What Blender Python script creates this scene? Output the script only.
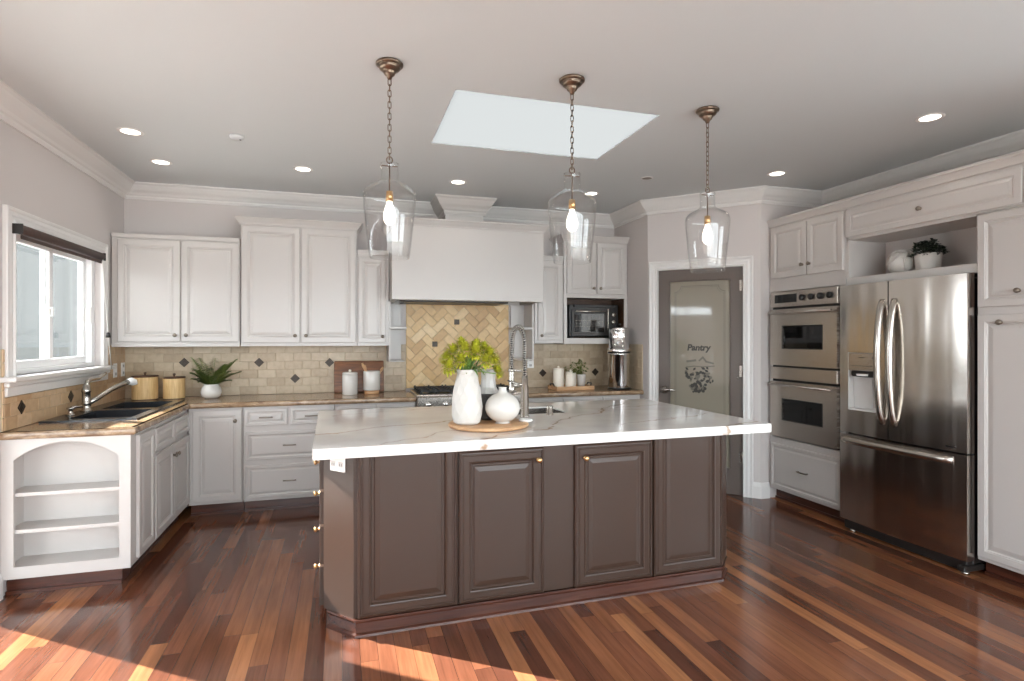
import bpy, bmesh, math, random
from mathutils import Vector, Matrix, Euler

for o in list(bpy.data.objects):
    bpy.data.objects.remove(o)
C = bpy.context.scene.collection
SC = bpy.context.scene
PI = math.pi
rnd = random.Random(7)

# ------------------------------------------------------------------ camera
cam = bpy.data.objects.new('camera', bpy.data.cameras.new('camera'))
C.objects.link(cam)
cam.data.sensor_width = 36.0
cam.data.lens = 567.1 / 1024 * 36.0
cam.data.shift_y = -2.7 / 1024
cam.data.clip_start = 0.02
cam.location = (0, 0, 1.433)
cam.rotation_euler = (PI / 2, 0, -math.radians(16.665))
SC.camera = cam

# ------------------------------------------------------------------ colour management, sky, sun
SC.view_settings.view_transform = 'Standard'
SC.view_settings.look = 'None'
SC.view_settings.gamma = 1
SC.view_settings.use_curve_mapping = False
SC.view_settings.exposure = 0.14
SC.cycles.use_denoising = True
SC.cycles.max_bounces = 12
SC.cycles.diffuse_bounces = 8
SC.cycles.transparent_max_bounces = 24
SC.cycles.caustics_reflective = False
SC.cycles.caustics_refractive = False
SC.cycles.sample_clamp_indirect = 8

SKY = 10.5
w = bpy.data.worlds.new('sky')
SC.world = w
w.use_nodes = True
nt = w.node_tree
bg = nt.nodes['Background']
bg.inputs['Strength'].default_value = SKY
tc = nt.nodes.new('ShaderNodeTexCoord')
sep = nt.nodes.new('ShaderNodeSeparateXYZ')
rmp = nt.nodes.new('ShaderNodeValToRGB')
rmp.color_ramp.elements[0].position = 0.0
rmp.color_ramp.elements[0].color = (0.90, 0.95, 1.0, 1)
rmp.color_ramp.elements[1].position = 0.9
rmp.color_ramp.elements[1].color = (0.76, 0.87, 1.0, 1)
nt.links.new(tc.outputs['Generated'], sep.inputs[0])
nt.links.new(sep.outputs['Z'], rmp.inputs[0])
nt.links.new(rmp.outputs[0], bg.inputs['Color'])

sun = bpy.data.objects.new('sun', bpy.data.lights.new('sun', 'SUN'))
C.objects.link(sun)
sun.data.energy = 42.0
sun.data.angle = math.radians(0.53)
sun.data.color = (1.0, 0.98, 0.95)
sun.location = (-6, 8, 6)
sun.rotation_euler = Vector((0.803, -0.596, -0.562)).to_track_quat('-Z', 'Y').to_euler()

def portal(loc, rot, sx, sy):
    l = bpy.data.lights.new('portal', 'AREA')
    l.shape = 'RECTANGLE'; l.size = sx; l.size_y = sy
    l.cycles.is_portal = True
    o = bpy.data.objects.new('portal', l); C.objects.link(o)
    o.location = loc; o.rotation_euler = rot
portal((-1.93, 4.55, 1.65), (0, -PI / 2, 0), 0.86, 1.2)
portal((-1.93, 2.2, 1.05), (0, -PI / 2, 0), 2.1, 3.0)
portal((4.39, 0.05, 1.3), (0, PI / 2, 0), 2.1, 2.6)
portal((1.2, -1.63, 1.25), (PI / 2, 0, 0), 5.2, 2.3)

# ------------------------------------------------------------------ materials
def new_mat(name):
    m = bpy.data.materials.new(name); m.use_nodes = True
    return m, m.node_tree, m.node_tree.nodes['Principled BSDF']
def s2l(c):
    return tuple(((v / 255) / 12.92 if v / 255 <= 0.04045 else ((v / 255 + 0.055) / 1.055) ** 2.4) for v in c) + (1,)
def plain(name, rgb, rough=0.5, metal=0.0, bump=0.0, bscale=60, spec=0.5, var=0.0, vscale=8, coat=0.0):
    m, t, b = new_mat(name)
    b.inputs['Base Color'].default_value = s2l(rgb)
    b.inputs['Roughness'].default_value = rough
    b.inputs['Metallic'].default_value = metal
    b.inputs['Specular IOR Level'].default_value = spec
    b.inputs['Coat Weight'].default_value = coat
    N = t.nodes.new
    co = N('ShaderNodeTexCoord')
    if var > 0:
        n = N('ShaderNodeTexNoise'); n.inputs['Scale'].default_value = vscale; n.inputs['Detail'].default_value = 4
        mx = N('ShaderNodeMix'); mx.data_type = 'RGBA'
        c = s2l(rgb)
        mx.inputs['A'].default_value = tuple(v * (1 - var) for v in c[:3]) + (1,)
        mx.inputs['B'].default_value = tuple(min(1, v * (1 + var)) for v in c[:3]) + (1,)
        t.links.new(co.outputs['Object'], n.inputs['Vector'])
        t.links.new(n.outputs['Fac'], mx.inputs['Factor'])
        t.links.new(mx.outputs['Result'], b.inputs['Base Color'])
    if bump > 0:
        n2 = N('ShaderNodeTexNoise'); n2.inputs['Scale'].default_value = bscale; n2.inputs['Detail'].default_value = 3
        bp = N('ShaderNodeBump'); bp.inputs['Strength'].default_value = bump; bp.inputs['Distance'].default_value = 0.01
        t.links.new(co.outputs['Object'], n2.inputs['Vector'])
        t.links.new(n2.outputs['Fac'], bp.inputs['Height'])
        t.links.new(bp.outputs['Normal'], b.inputs['Normal'])
    return m

def math_node(t, op, a, b=None, c=None):
    n = t.nodes.new('ShaderNodeMath'); n.operation = op
    for i, v in enumerate((a, b, c)):
        if v is None: continue
        if isinstance(v, (int, float)): n.inputs[i].default_value = v
        else: t.links.new(v, n.inputs[i])
    return n.outputs[0]

def ramp(t, fac, stops):
    r = t.nodes.new('ShaderNodeValToRGB')
    e = r.color_ramp.elements
    while len(e) < len(stops): e.new(0.5)
    for k, (p, c) in enumerate(stops):
        e[k].position = p; e[k].color = c
    t.links.new(fac, r.inputs[0])
    return r.outputs[0]

def mixc(t, fac, a, b, mode='MIX'):
    n = t.nodes.new('ShaderNodeMix'); n.data_type = 'RGBA'; n.blend_type = mode
    for s, v in (('Factor', fac), ('A', a), ('B', b)):
        if isinstance(v, (int, float, tuple)): n.inputs[s].default_value = v
        else: t.links.new(v, n.inputs[s])
    return n.outputs['Result']

def make_floor():
    m, t, b = new_mat('walnut_planks')
    N = t.nodes.new; K = t.links.new
    co = N('ShaderNodeTexCoord'); sp = N('ShaderNodeSeparateXYZ'); K(co.outputs['Object'], sp.inputs[0])
    W, LN = 0.078, 1.35
    xs = math_node(t, 'DIVIDE', sp.outputs['X'], W)
    idx = math_node(t, 'FLOOR', xs)
    fx = math_node(t, 'FRACT', xs)
    wn = N('ShaderNodeTexWhiteNoise'); wn.noise_dimensions = '1D'; K(idx, wn.inputs['W'])
    sh = math_node(t, 'MULTIPLY', wn.outputs['Value'], 7.3)
    ys = math_node(t, 'ADD', math_node(t, 'DIVIDE', sp.outputs['Y'], LN), sh)
    seg = math_node(t, 'FLOOR', ys); fy = math_node(t, 'FRACT', ys)
    cv = N('ShaderNodeCombineXYZ'); K(idx, cv.inputs[0]); K(seg, cv.inputs[1])
    w2 = N('ShaderNodeTexWhiteNoise'); w2.noise_dimensions = '2D'; K(cv.outputs[0], w2.inputs['Vector'])
    base = ramp(t, w2.outputs['Value'], [(0.0, s2l((84, 50, 38))), (0.3, s2l((102, 62, 45))), (0.62, s2l((116, 72, 51))),
                                          (0.88, s2l((136, 87, 59))), (1.0, s2l((158, 106, 71)))])
    # grain stretched along the plank, shifted per plank
    cg = N('ShaderNodeCombineXYZ')
    K(math_node(t, 'MULTIPLY', sp.outputs['X'], 70.0), cg.inputs[0])
    K(math_node(t, 'ADD', math_node(t, 'MULTIPLY', sp.outputs['Y'], 3.0), math_node(t, 'MULTIPLY', w2.outputs['Value'], 60)), cg.inputs[1])
    K(math_node(t, 'MULTIPLY', w2.outputs['Value'], 40), cg.inputs[2])
    g = N('ShaderNodeTexNoise'); g.inputs['Scale'].default_value = 1.0; g.inputs['Detail'].default_value = 5; g.inputs['Roughness'].default_value = 0.65
    K(cg.outputs[0], g.inputs['Vector'])
    gr = ramp(t, g.outputs['Fac'], [(0.3, (0.70, 0.68, 0.66, 1)), (0.55, (1, 1, 1, 1)), (0.75, (1.2, 1.17, 1.14, 1))])
    cb2 = N('ShaderNodeCombineXYZ')
    K(math_node(t, 'ADD', math_node(t, 'MULTIPLY', sp.outputs['X'], 9.0), math_node(t, 'MULTIPLY', w2.outputs['Value'], 90)), cb2.inputs[0])
    K(math_node(t, 'MULTIPLY', sp.outputs['Y'], 1.6), cb2.inputs[1])
    g2 = N('ShaderNodeTexNoise'); g2.inputs['Scale'].default_value = 1.0; g2.inputs['Detail'].default_value = 2; K(cb2.outputs[0], g2.inputs['Vector'])
    gr2 = ramp(t, g2.outputs['Fac'], [(0.3, (0.72, 0.70, 0.68, 1)), (0.7, (1.22, 1.2, 1.16, 1))])
    col = mixc(t, 0.8, base, gr, 'MULTIPLY')
    col = mixc(t, 0.9, col, gr2, 'MULTIPLY')
    gx = math_node(t, 'MINIMUM', fx, math_node(t, 'SUBTRACT', 1.0, fx))
    gy = math_node(t, 'MULTIPLY', math_node(t, 'MINIMUM', fy, math_node(t, 'SUBTRACT', 1.0, fy)), LN / W)
    gap = math_node(t, 'LESS_THAN', math_node(t, 'MINIMUM', gx, gy), 0.014)
    col = mixc(t, math_node(t, 'MULTIPLY', gap, 0.6), col, s2l((30, 15, 10)))
    K(col, b.inputs['Base Color'])
    b.inputs['Roughness'].default_value = 0.2
    b.inputs['Specular IOR Level'].default_value = 0.5
    n3 = N('ShaderNodeTexNoise'); n3.inputs['Scale'].default_value = 5; K(co.outputs['Object'], n3.inputs['Vector'])
    K(math_node(t, 'ADD', math_node(t, 'MULTIPLY', n3.outputs['Fac'], 0.08), 0.10), b.inputs['Roughness'])
    bp = N('ShaderNodeBump'); bp.inputs['Strength'].default_value = 0.12; bp.inputs['Distance'].default_value = 0.004
    K(math_node(t, 'MULTIPLY', gap, -1.0), bp.inputs['Height'])
    K(bp.outputs[0], b.inputs['Normal'])
    return m

def make_granite():
    m, t, b = new_mat('brown_granite')
    N = t.nodes.new; K = t.links.new
    co = N('ShaderNodeTexCoord')
    mp = N('ShaderNodeMapping'); mp.inputs['Scale'].default_value = (1, 2.2, 2.2); mp.inputs['Rotation'].default_value = (0, 0, 0.25)
    K(co.outputs['Object'], mp.inputs[0])
    n = N('ShaderNodeTexNoise'); n.inputs['Scale'].default_value = 7; n.inputs['Detail'].default_value = 9; n.inputs['Roughness'].default_value = 0.7; n.inputs['Distortion'].default_value = 1.2
    K(mp.outputs[0], n.inputs['Vector'])
    c = ramp(t, n.outputs['Fac'], [(0.28, s2l((92, 70, 54))), (0.42, s2l((132, 106, 82))), (0.55, s2l((158, 132, 104))), (0.68, s2l((186, 162, 134))), (0.8, s2l((120, 94, 72)))])
    K(c, b.inputs['Base Color'])
    b.inputs['Roughness'].default_value = 0.14
    return m

def make_quartz():
    """white quartz with long tan-grey veins at fixed places on the slab (object space)"""
    m, t, b = new_mat('veined_quartz')
    N = t.nodes.new; K = t.links.new
    co = N('ShaderNodeTexCoord'); sp = N('ShaderNodeSeparateXYZ'); K(co.outputs['Object'], sp.inputs[0])
    nw = N('ShaderNodeTexNoise'); nw.inputs['Scale'].default_value = 3.2; nw.inputs['Detail'].default_value = 5; nw.inputs['Roughness'].default_value = 0.55
    K(co.outputs['Object'], nw.inputs['Vector'])
    warp = math_node(t, 'SUBTRACT', nw.outputs['Fac'], 0.5)
    nf = N('ShaderNodeTexNoise'); nf.inputs['Scale'].default_value = 4.5; nf.inputs['Detail'].default_value = 3
    K(co.outputs['Object'], nf.inputs['Vector'])
    fade = math_node(t, 'MULTIPLY', nf.outputs['Fac'], 1.7)
    total = None
    veins = [(-0.2, 0.42, 1.4, 1.02, 0.010, 1.0), (-0.1, 1.15, 0.7, 1.42, 0.006, 0.7), (0.12, 0.03, 0.75, 0.45, 0.007, 0.8),
             (0.55, 0.0, 1.15, 0.30, 0.012, 0.9), (1.15, 0.35, 2.2, 1.3, 0.010, 1.0), (1.55, 0.22, 2.5, 0.55, 0.006, 0.8),
             (2.05, -0.02, 2.45, 0.12, 0.014, 1.0), (1.7, 0.9, 2.4, 1.1, 0.005, 0.6), (0.9, 1.3, 2.2, 0.75, 0.004, 0.5)]
    for (x0, y0, x1, y1, wd, st) in veins:
        L = math.hypot(x1 - x0, y1 - y0); dx, dy = (x1 - x0) / L, (y1 - y0) / L
        px = math_node(t, 'SUBTRACT', sp.outputs['X'], x0); py = math_node(t, 'SUBTRACT', sp.outputs['Y'], y0)
        al = math_node(t, 'ADD', math_node(t, 'MULTIPLY', px, dx), math_node(t, 'MULTIPLY', py, dy))
        pe = math_node(t, 'SUBTRACT', math_node(t, 'MULTIPLY', py, dx), math_node(t, 'MULTIPLY', px, dy))
        pe = math_node(t, 'ADD', pe, math_node(t, 'MULTIPLY', warp, 0.32))
        d = math_node(t, 'DIVIDE', math_node(t, 'ABSOLUTE', pe), wd)
        core = math_node(t, 'SUBTRACT', 1.0, math_node(t, 'MINIMUM', d, 1.0))
        halo = math_node(t, 'MULTIPLY', math_node(t, 'SUBTRACT', 1.0, math_node(t, 'MINIMUM', math_node(t, 'DIVIDE', d, 5.0), 1.0)), 0.22)
        inside = math_node(t, 'MULTIPLY', math_node(t, 'GREATER_THAN', al, 0.0), math_node(t, 'LESS_THAN', al, L))
        v = math_node(t, 'MULTIPLY', math_node(t, 'MULTIPLY', math_node(t, 'ADD', core, halo), inside), st)
        total = v if total is None else math_node(t, 'MAXIMUM', total, v)
    f = math_node(t, 'MINIMUM', math_node(t, 'MULTIPLY', total, fade), 0.9)
    vc = ramp(t, nw.outputs['Fac'], [(0.4, s2l((150, 140, 130))), (0.6, s2l((165, 130, 95)))])
    cloud = ramp(t, nf.outputs['Fac'], [(0.35, s2l((226, 223, 219))), (0.7, s2l((216, 212, 208)))])
    K(mixc(t, f, cloud, vc), b.inputs['Base Color'])
    b.inputs['Roughness'].default_value = 0.08
    return m

def make_tile(name, stops):
    m, t, b = new_mat(name)
    N = t.nodes.new; K = t.links.new
    geo = N('ShaderNodeNewGeometry'); co = N('ShaderNodeTexCoord')
    c = ramp(t, geo.outputs['Random Per Island'], stops)
    n = N('ShaderNodeTexNoise'); n.inputs['Scale'].default_value = 26; n.inputs['Detail'].default_value = 5
    K(co.outputs['Object'], n.inputs['Vector'])
    g = ramp(t, n.outputs['Fac'], [(0.3, (0.82, 0.8, 0.77, 1)), (0.6, (1.0, 1.0, 1.0, 1))])
    K(mixc(t, 0.7, c, g, 'MULTIPLY'), b.inputs['Base Color'])
    b.inputs['Roughness'].default_value = 0.38
    return m

def make_steel(name, rgb, rough, axis, amp=0.35):
    m, t, b = new_mat(name)
    N = t.nodes.new; K = t.links.new
    b.inputs['Base Color'].default_value = s2l(rgb); b.inputs['Metallic'].default_value = 1.0
    co = N('ShaderNodeTexCoord'); mp = N('ShaderNodeMapping')
    sc = [1.2, 1.2, 1.2]
    for i in range(3):
        if i != axis: sc[i] = 260
    mp.inputs['Scale'].default_value = sc
    K(co.outputs['Object'], mp.inputs[0])
    n = N('ShaderNodeTexNoise'); n.inputs['Scale'].default_value = 1.0; n.inputs['Detail'].default_value = 2
    K(mp.outputs[0], n.inputs['Vector'])
    K(math_node(t, 'ADD', math_node(t, 'MULTIPLY', n.outputs['Fac'], 0.12), rough - 0.06), b.inputs['Roughness'])
    mp2 = N('ShaderNodeMapping'); mp2.inputs['Scale'].default_value = (5.5, 1.0, 0.7) if axis == 2 else (2.5, 1.0, 1.5)
    K(co.outputs['Object'], mp2.inputs[0])
    n2 = N('ShaderNodeTexNoise'); n2.inputs['Scale'].default_value = 1.0; n2.inputs['Detail'].default_value = 1
    K(mp2.outputs[0], n2.inputs['Vector'])
    bp = N('ShaderNodeBump'); bp.inputs['Strength'].default_value = amp; bp.inputs['Distance'].default_value = 0.03
    K(n2.outputs['Fac'], bp.inputs['Height']); K(bp.outputs[0], b.inputs['Normal'])
    return m

def make_glass(name, tint=(1, 1, 1, 1), refl=1.0, rough=0.0):
    m = bpy.data.materials.new(name); m.use_nodes = True; t = m.node_tree
    t.nodes.clear()
    out = t.nodes.new('ShaderNodeOutputMaterial'); mx = t.nodes.new('ShaderNodeMixShader')
    tr = t.nodes.new('ShaderNodeBsdfTransparent'); tr.inputs[0].default_value = tint
    gl = t.nodes.new('ShaderNodeBsdfGlossy'); gl.inputs['Roughness'].default_value = rough
    lw = t.nodes.new('ShaderNodeLayerWeight'); lw.inputs['Blend'].default_value = 0.5
    f5 = math_node(t, 'POWER', lw.outputs['Facing'], 4.0)
    f = math_node(t, 'MULTIPLY', math_node(t, 'ADD', math_node(t, 'MULTIPLY', f5, 0.7), 0.04), refl)
    t.links.new(f, mx.inputs[0]); t.links.new(tr.outputs[0], mx.inputs[1]); t.links.new(gl.outputs[0], mx.inputs[2])
    t.links.new(mx.outputs[0], out.inputs[0])
    return m

def emit(name, rgb, st):
    m = bpy.data.materials.new(name); m.use_nodes = True; t = m.node_tree; t.nodes.clear()
    out = t.nodes.new('ShaderNodeOutputMaterial'); e = t.nodes.new('ShaderNodeEmission')
    e.inputs[0].default_value = s2l(rgb); e.inputs[1].default_value = st
    t.links.new(e.outputs[0], out.inputs[0])
    return m

def make_wood(name, c0, c1, rough=0.4, sc=(3, 40, 40)):
    m, t, b = new_mat(name)
    N = t.nodes.new; K = t.links.new
    co = N('ShaderNodeTexCoord'); mp = N('ShaderNodeMapping'); mp.inputs['Scale'].default_value = sc
    K(co.outputs['Object'], mp.inputs[0])
    n = N('ShaderNodeTexNoise'); n.inputs['Scale'].default_value = 1; n.inputs['Detail'].default_value = 4; n.inputs['Distortion'].default_value = 0.6
    K(mp.outputs[0], n.inputs['Vector'])
    K(ramp(t, n.outputs['Fac'], [(0.3, s2l(c0)), (0.7, s2l(c1))]), b.inputs['Base Color'])
    b.inputs['Roughness'].default_value = rough
    return m

def make_diffuser():
    m = bpy.data.materials.new('white_acrylic'); m.use_nodes = True; t = m.node_tree; t.nodes.clear()
    out = t.nodes.new('ShaderNodeOutputMaterial'); tl = t.nodes.new('ShaderNodeBsdfTranslucent')
    tl.inputs[0].default_value = (0.212, 0.211, 0.205, 1)
    t.links.new(tl.outputs[0], out.inputs[0])
    return m

M = dict(
    floor=make_floor(), granite=make_granite(), quartz=make_quartz(),
    wall=plain('warm_grey_wall_paint', (200, 193, 190), 0.7, bump=0.03, bscale=120),
    ceiling=plain('ceiling_paint', (204, 207, 208), 0.8, bump=0.03, bscale=120),
    trim=plain('white_trim_paint', (220, 217, 214), 0.35),
    white=plain('white_cabinet_paint', (194, 189, 185), 0.32, bump=0.01, bscale=30),
    taupe=plain('taupe_cabinet_paint', (60, 45, 37), 0.28, spec=0.3, bump=0.015, bscale=30),
    plinth=make_wood('mahogany_plinth', (52, 28, 21), (78, 45, 34), 0.25),
    toe=make_wood('dark_toe_kick', (58, 30, 22), (88, 48, 34), 0.3),
    tile=make_tile('cream_travertine', [(0, s2l((174, 154, 128))), (0.5, s2l((187, 168, 142))), (1, s2l((198, 181, 156)))]),
    tile_gold=make_tile('golden_travertine', [(0, s2l((188, 148, 92))), (0.4, s2l((206, 168, 112))), (0.75, s2l((218, 184, 130))), (1, s2l((226, 198, 150)))]),
    tile_tan=make_tile('tan_travertine', [(0, s2l((186, 152, 116))), (0.5, s2l((198, 166, 130))), (1, s2l((210, 180, 146)))]),
    grout=plain('grout', (182, 164, 138), 0.9, var=0.05, vscale=40),
    inset=plain('bronze_inset', (58, 48, 40), 0.35, metal=0.4, bump=0.3, bscale=90),
    steel=make_steel('brushed_steel', (206, 199, 192), 0.20, 2, 0.55),
    steel_h=make_steel('brushed_steel_across', (196, 188, 180), 0.27, 1, 0.08),
    chrome=plain('polished_steel', (236, 234, 232), 0.10, metal=1.0),
    nickel=plain('brushed_nickel', (188, 182, 174), 0.25, metal=1.0),
    pewter=plain('antique_pewter', (120, 104, 90), 0.32, metal=1.0, var=0.25, vscale=60),
    brass=plain('satin_brass', (206, 168, 118), 0.28, metal=1.0),
    knob=plain('pewter_knob', (140, 130, 118), 0.3, metal=1.0),
    black=plain('black_enamel', (20, 19, 19), 0.3),
    iron=plain('cast_iron', (24, 23, 23), 0.5, bump=0.2, bscale=150),
    dark=plain('dark_plastic', (38, 34, 32), 0.35),
    sink=plain('black_composite', (40, 42, 46), 0.22, bump=0.02, bscale=200),
    ceramic=plain('white_ceramic', (208, 204, 198), 0.18, bump=0.02, bscale=20),
    matte=plain('matt_white_ceramic', (200, 196, 190), 0.55, bump=0.06, bscale=40),
    collar=plain('pale_grey_glaze', (176, 172, 168), 0.3),
    silver=plain('silver_plastic', (206, 204, 201), 0.3),
    cream=plain('cream_ceramic', (232, 224, 210), 0.4),
    speckled=plain('speckled_black_ceramic', (52, 46, 42), 0.3, bump=0.8, bscale=180, var=0.8, vscale=120),
    board=make_wood('walnut_board', (92, 56, 36), (146, 96, 62), 0.4, (5, 5, 40)),
    lightwood=make_wood('oak_tray', (176, 132, 92), (206, 166, 124), 0.45, (4, 30, 30)),
    bamboo=make_wood('woven_bamboo', (196, 158, 104), (222, 190, 138), 0.5, (90, 90, 8)),
    darkwood=make_wood('dark_wood_lid', (60, 40, 26), (92, 62, 42), 0.4),
    fern=plain('fern_green', (112, 128, 62), 0.5, var=0.5, vscale=30),
    herb=plain('herb_green', (106, 114, 50), 0.5, var=0.5, vscale=50),
    boxwood=plain('dark_leaf_green', (34, 44, 30), 0.4, var=0.5, vscale=50),
    leaf=plain('stem_green', (104, 134, 62), 0.45, var=0.45, vscale=25),
    bloom=plain('chartreuse_petals', (176, 174, 44), 0.55, var=0.4, vscale=35),
    blind=plain('brown_blind_fabric', (66, 48, 42), 0.6, bump=0.1, bscale=300),
    cord=plain('grey_cord', (190, 186, 180), 0.7),
    vinyl=plain('white_vinyl', (242, 242, 242), 0.3),
    door=plain('taupe_door_paint', (98, 88, 82), 0.35),
    frosted=plain('frosted_glass', (138, 131, 117), 0.05, spec=0.8),
    etch=plain('etched_light', (176, 172, 158), 0.5),
    etchdark=plain('etched_dark', (50, 47, 41), 0.5),
    etchmid=plain('etched_grey', (94, 89, 78), 0.4),
    glass=make_glass('clear_glass'), pane=make_glass('window_glass', (0.97, 0.985, 0.98, 1)),
    jar=make_glass('pendant_glass', (0.982, 0.983, 0.982, 1), 1.0),
    ovenglass=plain('oven_glass', (14, 13, 13), 0.05),
    bulb=emit('warm_bulb', (255, 244, 230), 3.2), lamp=emit('downlight_lens', (255, 246, 234), 5.0),
    diffuser=make_diffuser(),
    plate=plain('white_plastic', (240, 239, 236), 0.35),
    socket=plain('grey_socket_face', (196, 194, 190), 0.4),
    slot=plain('socket_slots', (70, 66, 62), 0.5),
    concrete=plain('pale_concrete', (178, 174, 168), 0.9, var=0.1, vscale=3),
    stucco=plain('grey_stucco', (62, 62, 59), 0.9, var=0.06, vscale=1.5),
)

# ------------------------------------------------------------------ mesh builder
class MB:
    def __init__(s): s.v = []; s.f = []; s.sm = []
    def add(s, verts, faces, smooth=False, mat=None):
        n = len(s.v)
        s.v += [tuple(mat @ Vector(p)) if mat is not None else tuple(p) for p in verts]
        s.f += [tuple(n + i for i in f) for f in faces]
        s.sm += [smooth] * len(faces)
        return s
    def box(s, x0, x1, y0, y1, z0, z1, bev=0.0, seg=1, mat=None):
        if bev <= 0:
            V = [(x0, y0, z0), (x1, y0, z0), (x1, y1, z0), (x0, y1, z0), (x0, y0, z1), (x1, y0, z1), (x1, y1, z1), (x0, y1, z1)]
            F = [(0, 3, 2, 1), (4, 5, 6, 7), (0, 1, 5, 4), (1, 2, 6, 5), (2, 3, 7, 6), (3, 0, 4, 7)]
            return s.add(V, F, False, mat)
        bm = bmesh.new(); bmesh.ops.create_cube(bm, size=1)
        for v in bm.verts:
            v.co = Vector(((x0 + x1) / 2 + v.co.x * (x1 - x0), (y0 + y1) / 2 + v.co.y * (y1 - y0), (z0 + z1) / 2 + v.co.z * (z1 - z0)))
        bmesh.ops.bevel(bm, geom=list(bm.edges), offset=bev, segments=seg, profile=0.5, affect='EDGES')
        bm.verts.index_update()
        s.add([v.co.copy() for v in bm.verts], [[v.index for v in f.verts] for f in bm.faces], seg > 1, mat)
        bm.free(); return s
    def prism(s, poly, z0, z1, mat=None):
        n = len(poly)
        a = sum(poly[i][0] * poly[(i + 1) % n][1] - poly[(i + 1) % n][0] * poly[i][1] for i in range(n))
        if a < 0: poly = poly[::-1]
        V = [(x, y, z0) for x, y in poly] + [(x, y, z1) for x, y in poly]
        F = [tuple(range(n))[::-1], tuple(range(n, 2 * n))] + [(i, (i + 1) % n, n + (i + 1) % n, n + i) for i in range(n)]
        return s.add(V, F, False, mat)
    def lathe(s, prof, c=(0, 0, 0), seg=32, mat=None, smooth=True, cap=True):
        V = []; F = []
        for r, z in prof:
            for k in range(seg):
                a = 2 * PI * k / seg
                V.append((c[0] + r * math.cos(a), c[1] + r * math.sin(a), c[2] + z))
        for i in range(len(prof) - 1):
            for k in range(seg):
                k2 = (k + 1) % seg
                F.append((i * seg + k, i * seg + k2, (i + 1) * seg + k2, (i + 1) * seg + k))
        if prof[0][1] > prof[-1][1] and prof[0][0] <= prof[-1][0] + 9: pass
        s.add(V, F, smooth, mat)
        if cap:
            n = len(s.v) - len(V)
            if prof[0][0] > 1e-5: s.f.append(tuple(n + k for k in range(seg))[::-1]); s.sm.append(False)
            if prof[-1][0] > 1e-5: s.f.append(tuple(n + (len(prof) - 1) * seg + k for k in range(seg))); s.sm.append(False)
        return s
    def tube(s, pts, r, seg=10, cap=True, mat=None, closed=False):
        pts = [Vector(p) for p in pts]; n = len(pts)
        rs = r if isinstance(r, (list, tuple)) else [r] * n
        V = []; F = []; up = None
        for i, p in enumerate(pts):
            if closed: d = (pts[(i + 1) % n] - pts[i - 1])
            else: d = pts[min(i + 1, n - 1)] - pts[max(i - 1, 0)]
            d.normalize()
            if up is None:
                up = Vector((0, 0, 1)) if abs(d.z) < 0.9 else Vector((1, 0, 0))
            a = up - d * up.dot(d)
            if a.length < 1e-6: a = d.orthogonal()
            a.normalize(); up = a; b = d.cross(a)
            for k in range(seg):
                t = 2 * PI * k / seg
                V.append(p + (a * math.cos(t) + b * math.sin(t)) * rs[i])
        m = n if closed else n - 1
        for i in range(m):
            j = (i + 1) % n
            for k in range(seg):
                k2 = (k + 1) % seg
                F.append((i * seg + k, i * seg + k2, j * seg + k2, j * seg + k))
        s.add(V, F, True, mat)
        if cap and not closed:
            b0 = len(s.v) - len(V)
            s.f.append(tuple(b0 + k for k in range(seg))[::-1]); s.sm.append(False)
            s.f.append(tuple(b0 + (n - 1) * seg + k for k in range(seg))); s.sm.append(False)
        return s
    def sphere(s, c, rx, ry=None, rz=None, seg=16, rings=10, mat=None):
        ry = ry or rx; rz = rz or rx
        V = [(c[0], c[1], c[2] - rz)]; F = []
        for i in range(1, rings):
            t = -PI / 2 + PI * i / rings
            for k in range(seg):
                a = 2 * PI * k / seg
                V.append((c[0] + rx * math.cos(t) * math.cos(a), c[1] + ry * math.cos(t) * math.sin(a), c[2] + rz * math.sin(t)))
        V.append((c[0], c[1], c[2] + rz)); top = len(V) - 1
        for k in range(seg):
            F.append((0, 1 + (k + 1) % seg, 1 + k))
            F.append((top, 1 + (rings - 2) * seg + k, 1 + (rings - 2) * seg + (k + 1) % seg))
        for i in range(rings - 2):
            for k in range(seg):
                k2 = (k + 1) % seg
                F.append((1 + i * seg + k, 1 + i * seg + k2, 1 + (i + 1) * seg + k2, 1 + (i + 1) * seg + k))
        return s.add(V, F, True, mat)
    def panel(s, x0, x1, z0, z1, rings, y_back=0.0, open_top=False):
        """framed panel facing -y: rings = (inset, y) from the outer edge to the middle"""
        V = []; F = []
        R = [(0, y_back)] + list(rings)
        for ins, y in R:
            V += [(x0 + ins, y, z0 + ins), (x1 - ins, y, z0 + ins), (x1 - ins, y, z1 - (0 if open_top else ins)), (x0 + ins, y, z1 - (0 if open_top else ins))]
        for i in range(len(R) - 1):
            for k in range(4):
                k2 = (k + 1) % 4
                F.append((i * 4 + k, i * 4 + k2, (i + 1) * 4 + k2, (i + 1) * 4 + k))
        n = (len(R) - 1) * 4
        F.append((n, n + 1, n + 2, n + 3)); F.append((3, 2, 1, 0))
        return s.add(V, F)
    def sweep(s, path, prof, z, closed=False):
        """mitred moulding along an xy path, interior to the right; prof = (out, dz)"""
        n = len(path); P = [Vector((p[0], p[1])) for p in path]
        def nrm(a, b):
            d = (b - a).normalized(); return Vector((d.y, -d.x))
        V = []; F = []; k = len(prof)
        for i in range(n):
            if closed or 0 < i < n - 1:
                n1 = nrm(P[i - 1], P[i]); n2 = nrm(P[i], P[(i + 1) % n])
                m = (n1 + n2); m = m / max(1e-6, (1 + n1.dot(n2)))
            else:
                m = nrm(P[0], P[1]) if i == 0 else nrm(P[-2], P[-1])
            for o, dz in prof:
                V.append((P[i].x + m.x * o, P[i].y + m.y * o, z + dz))
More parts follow.
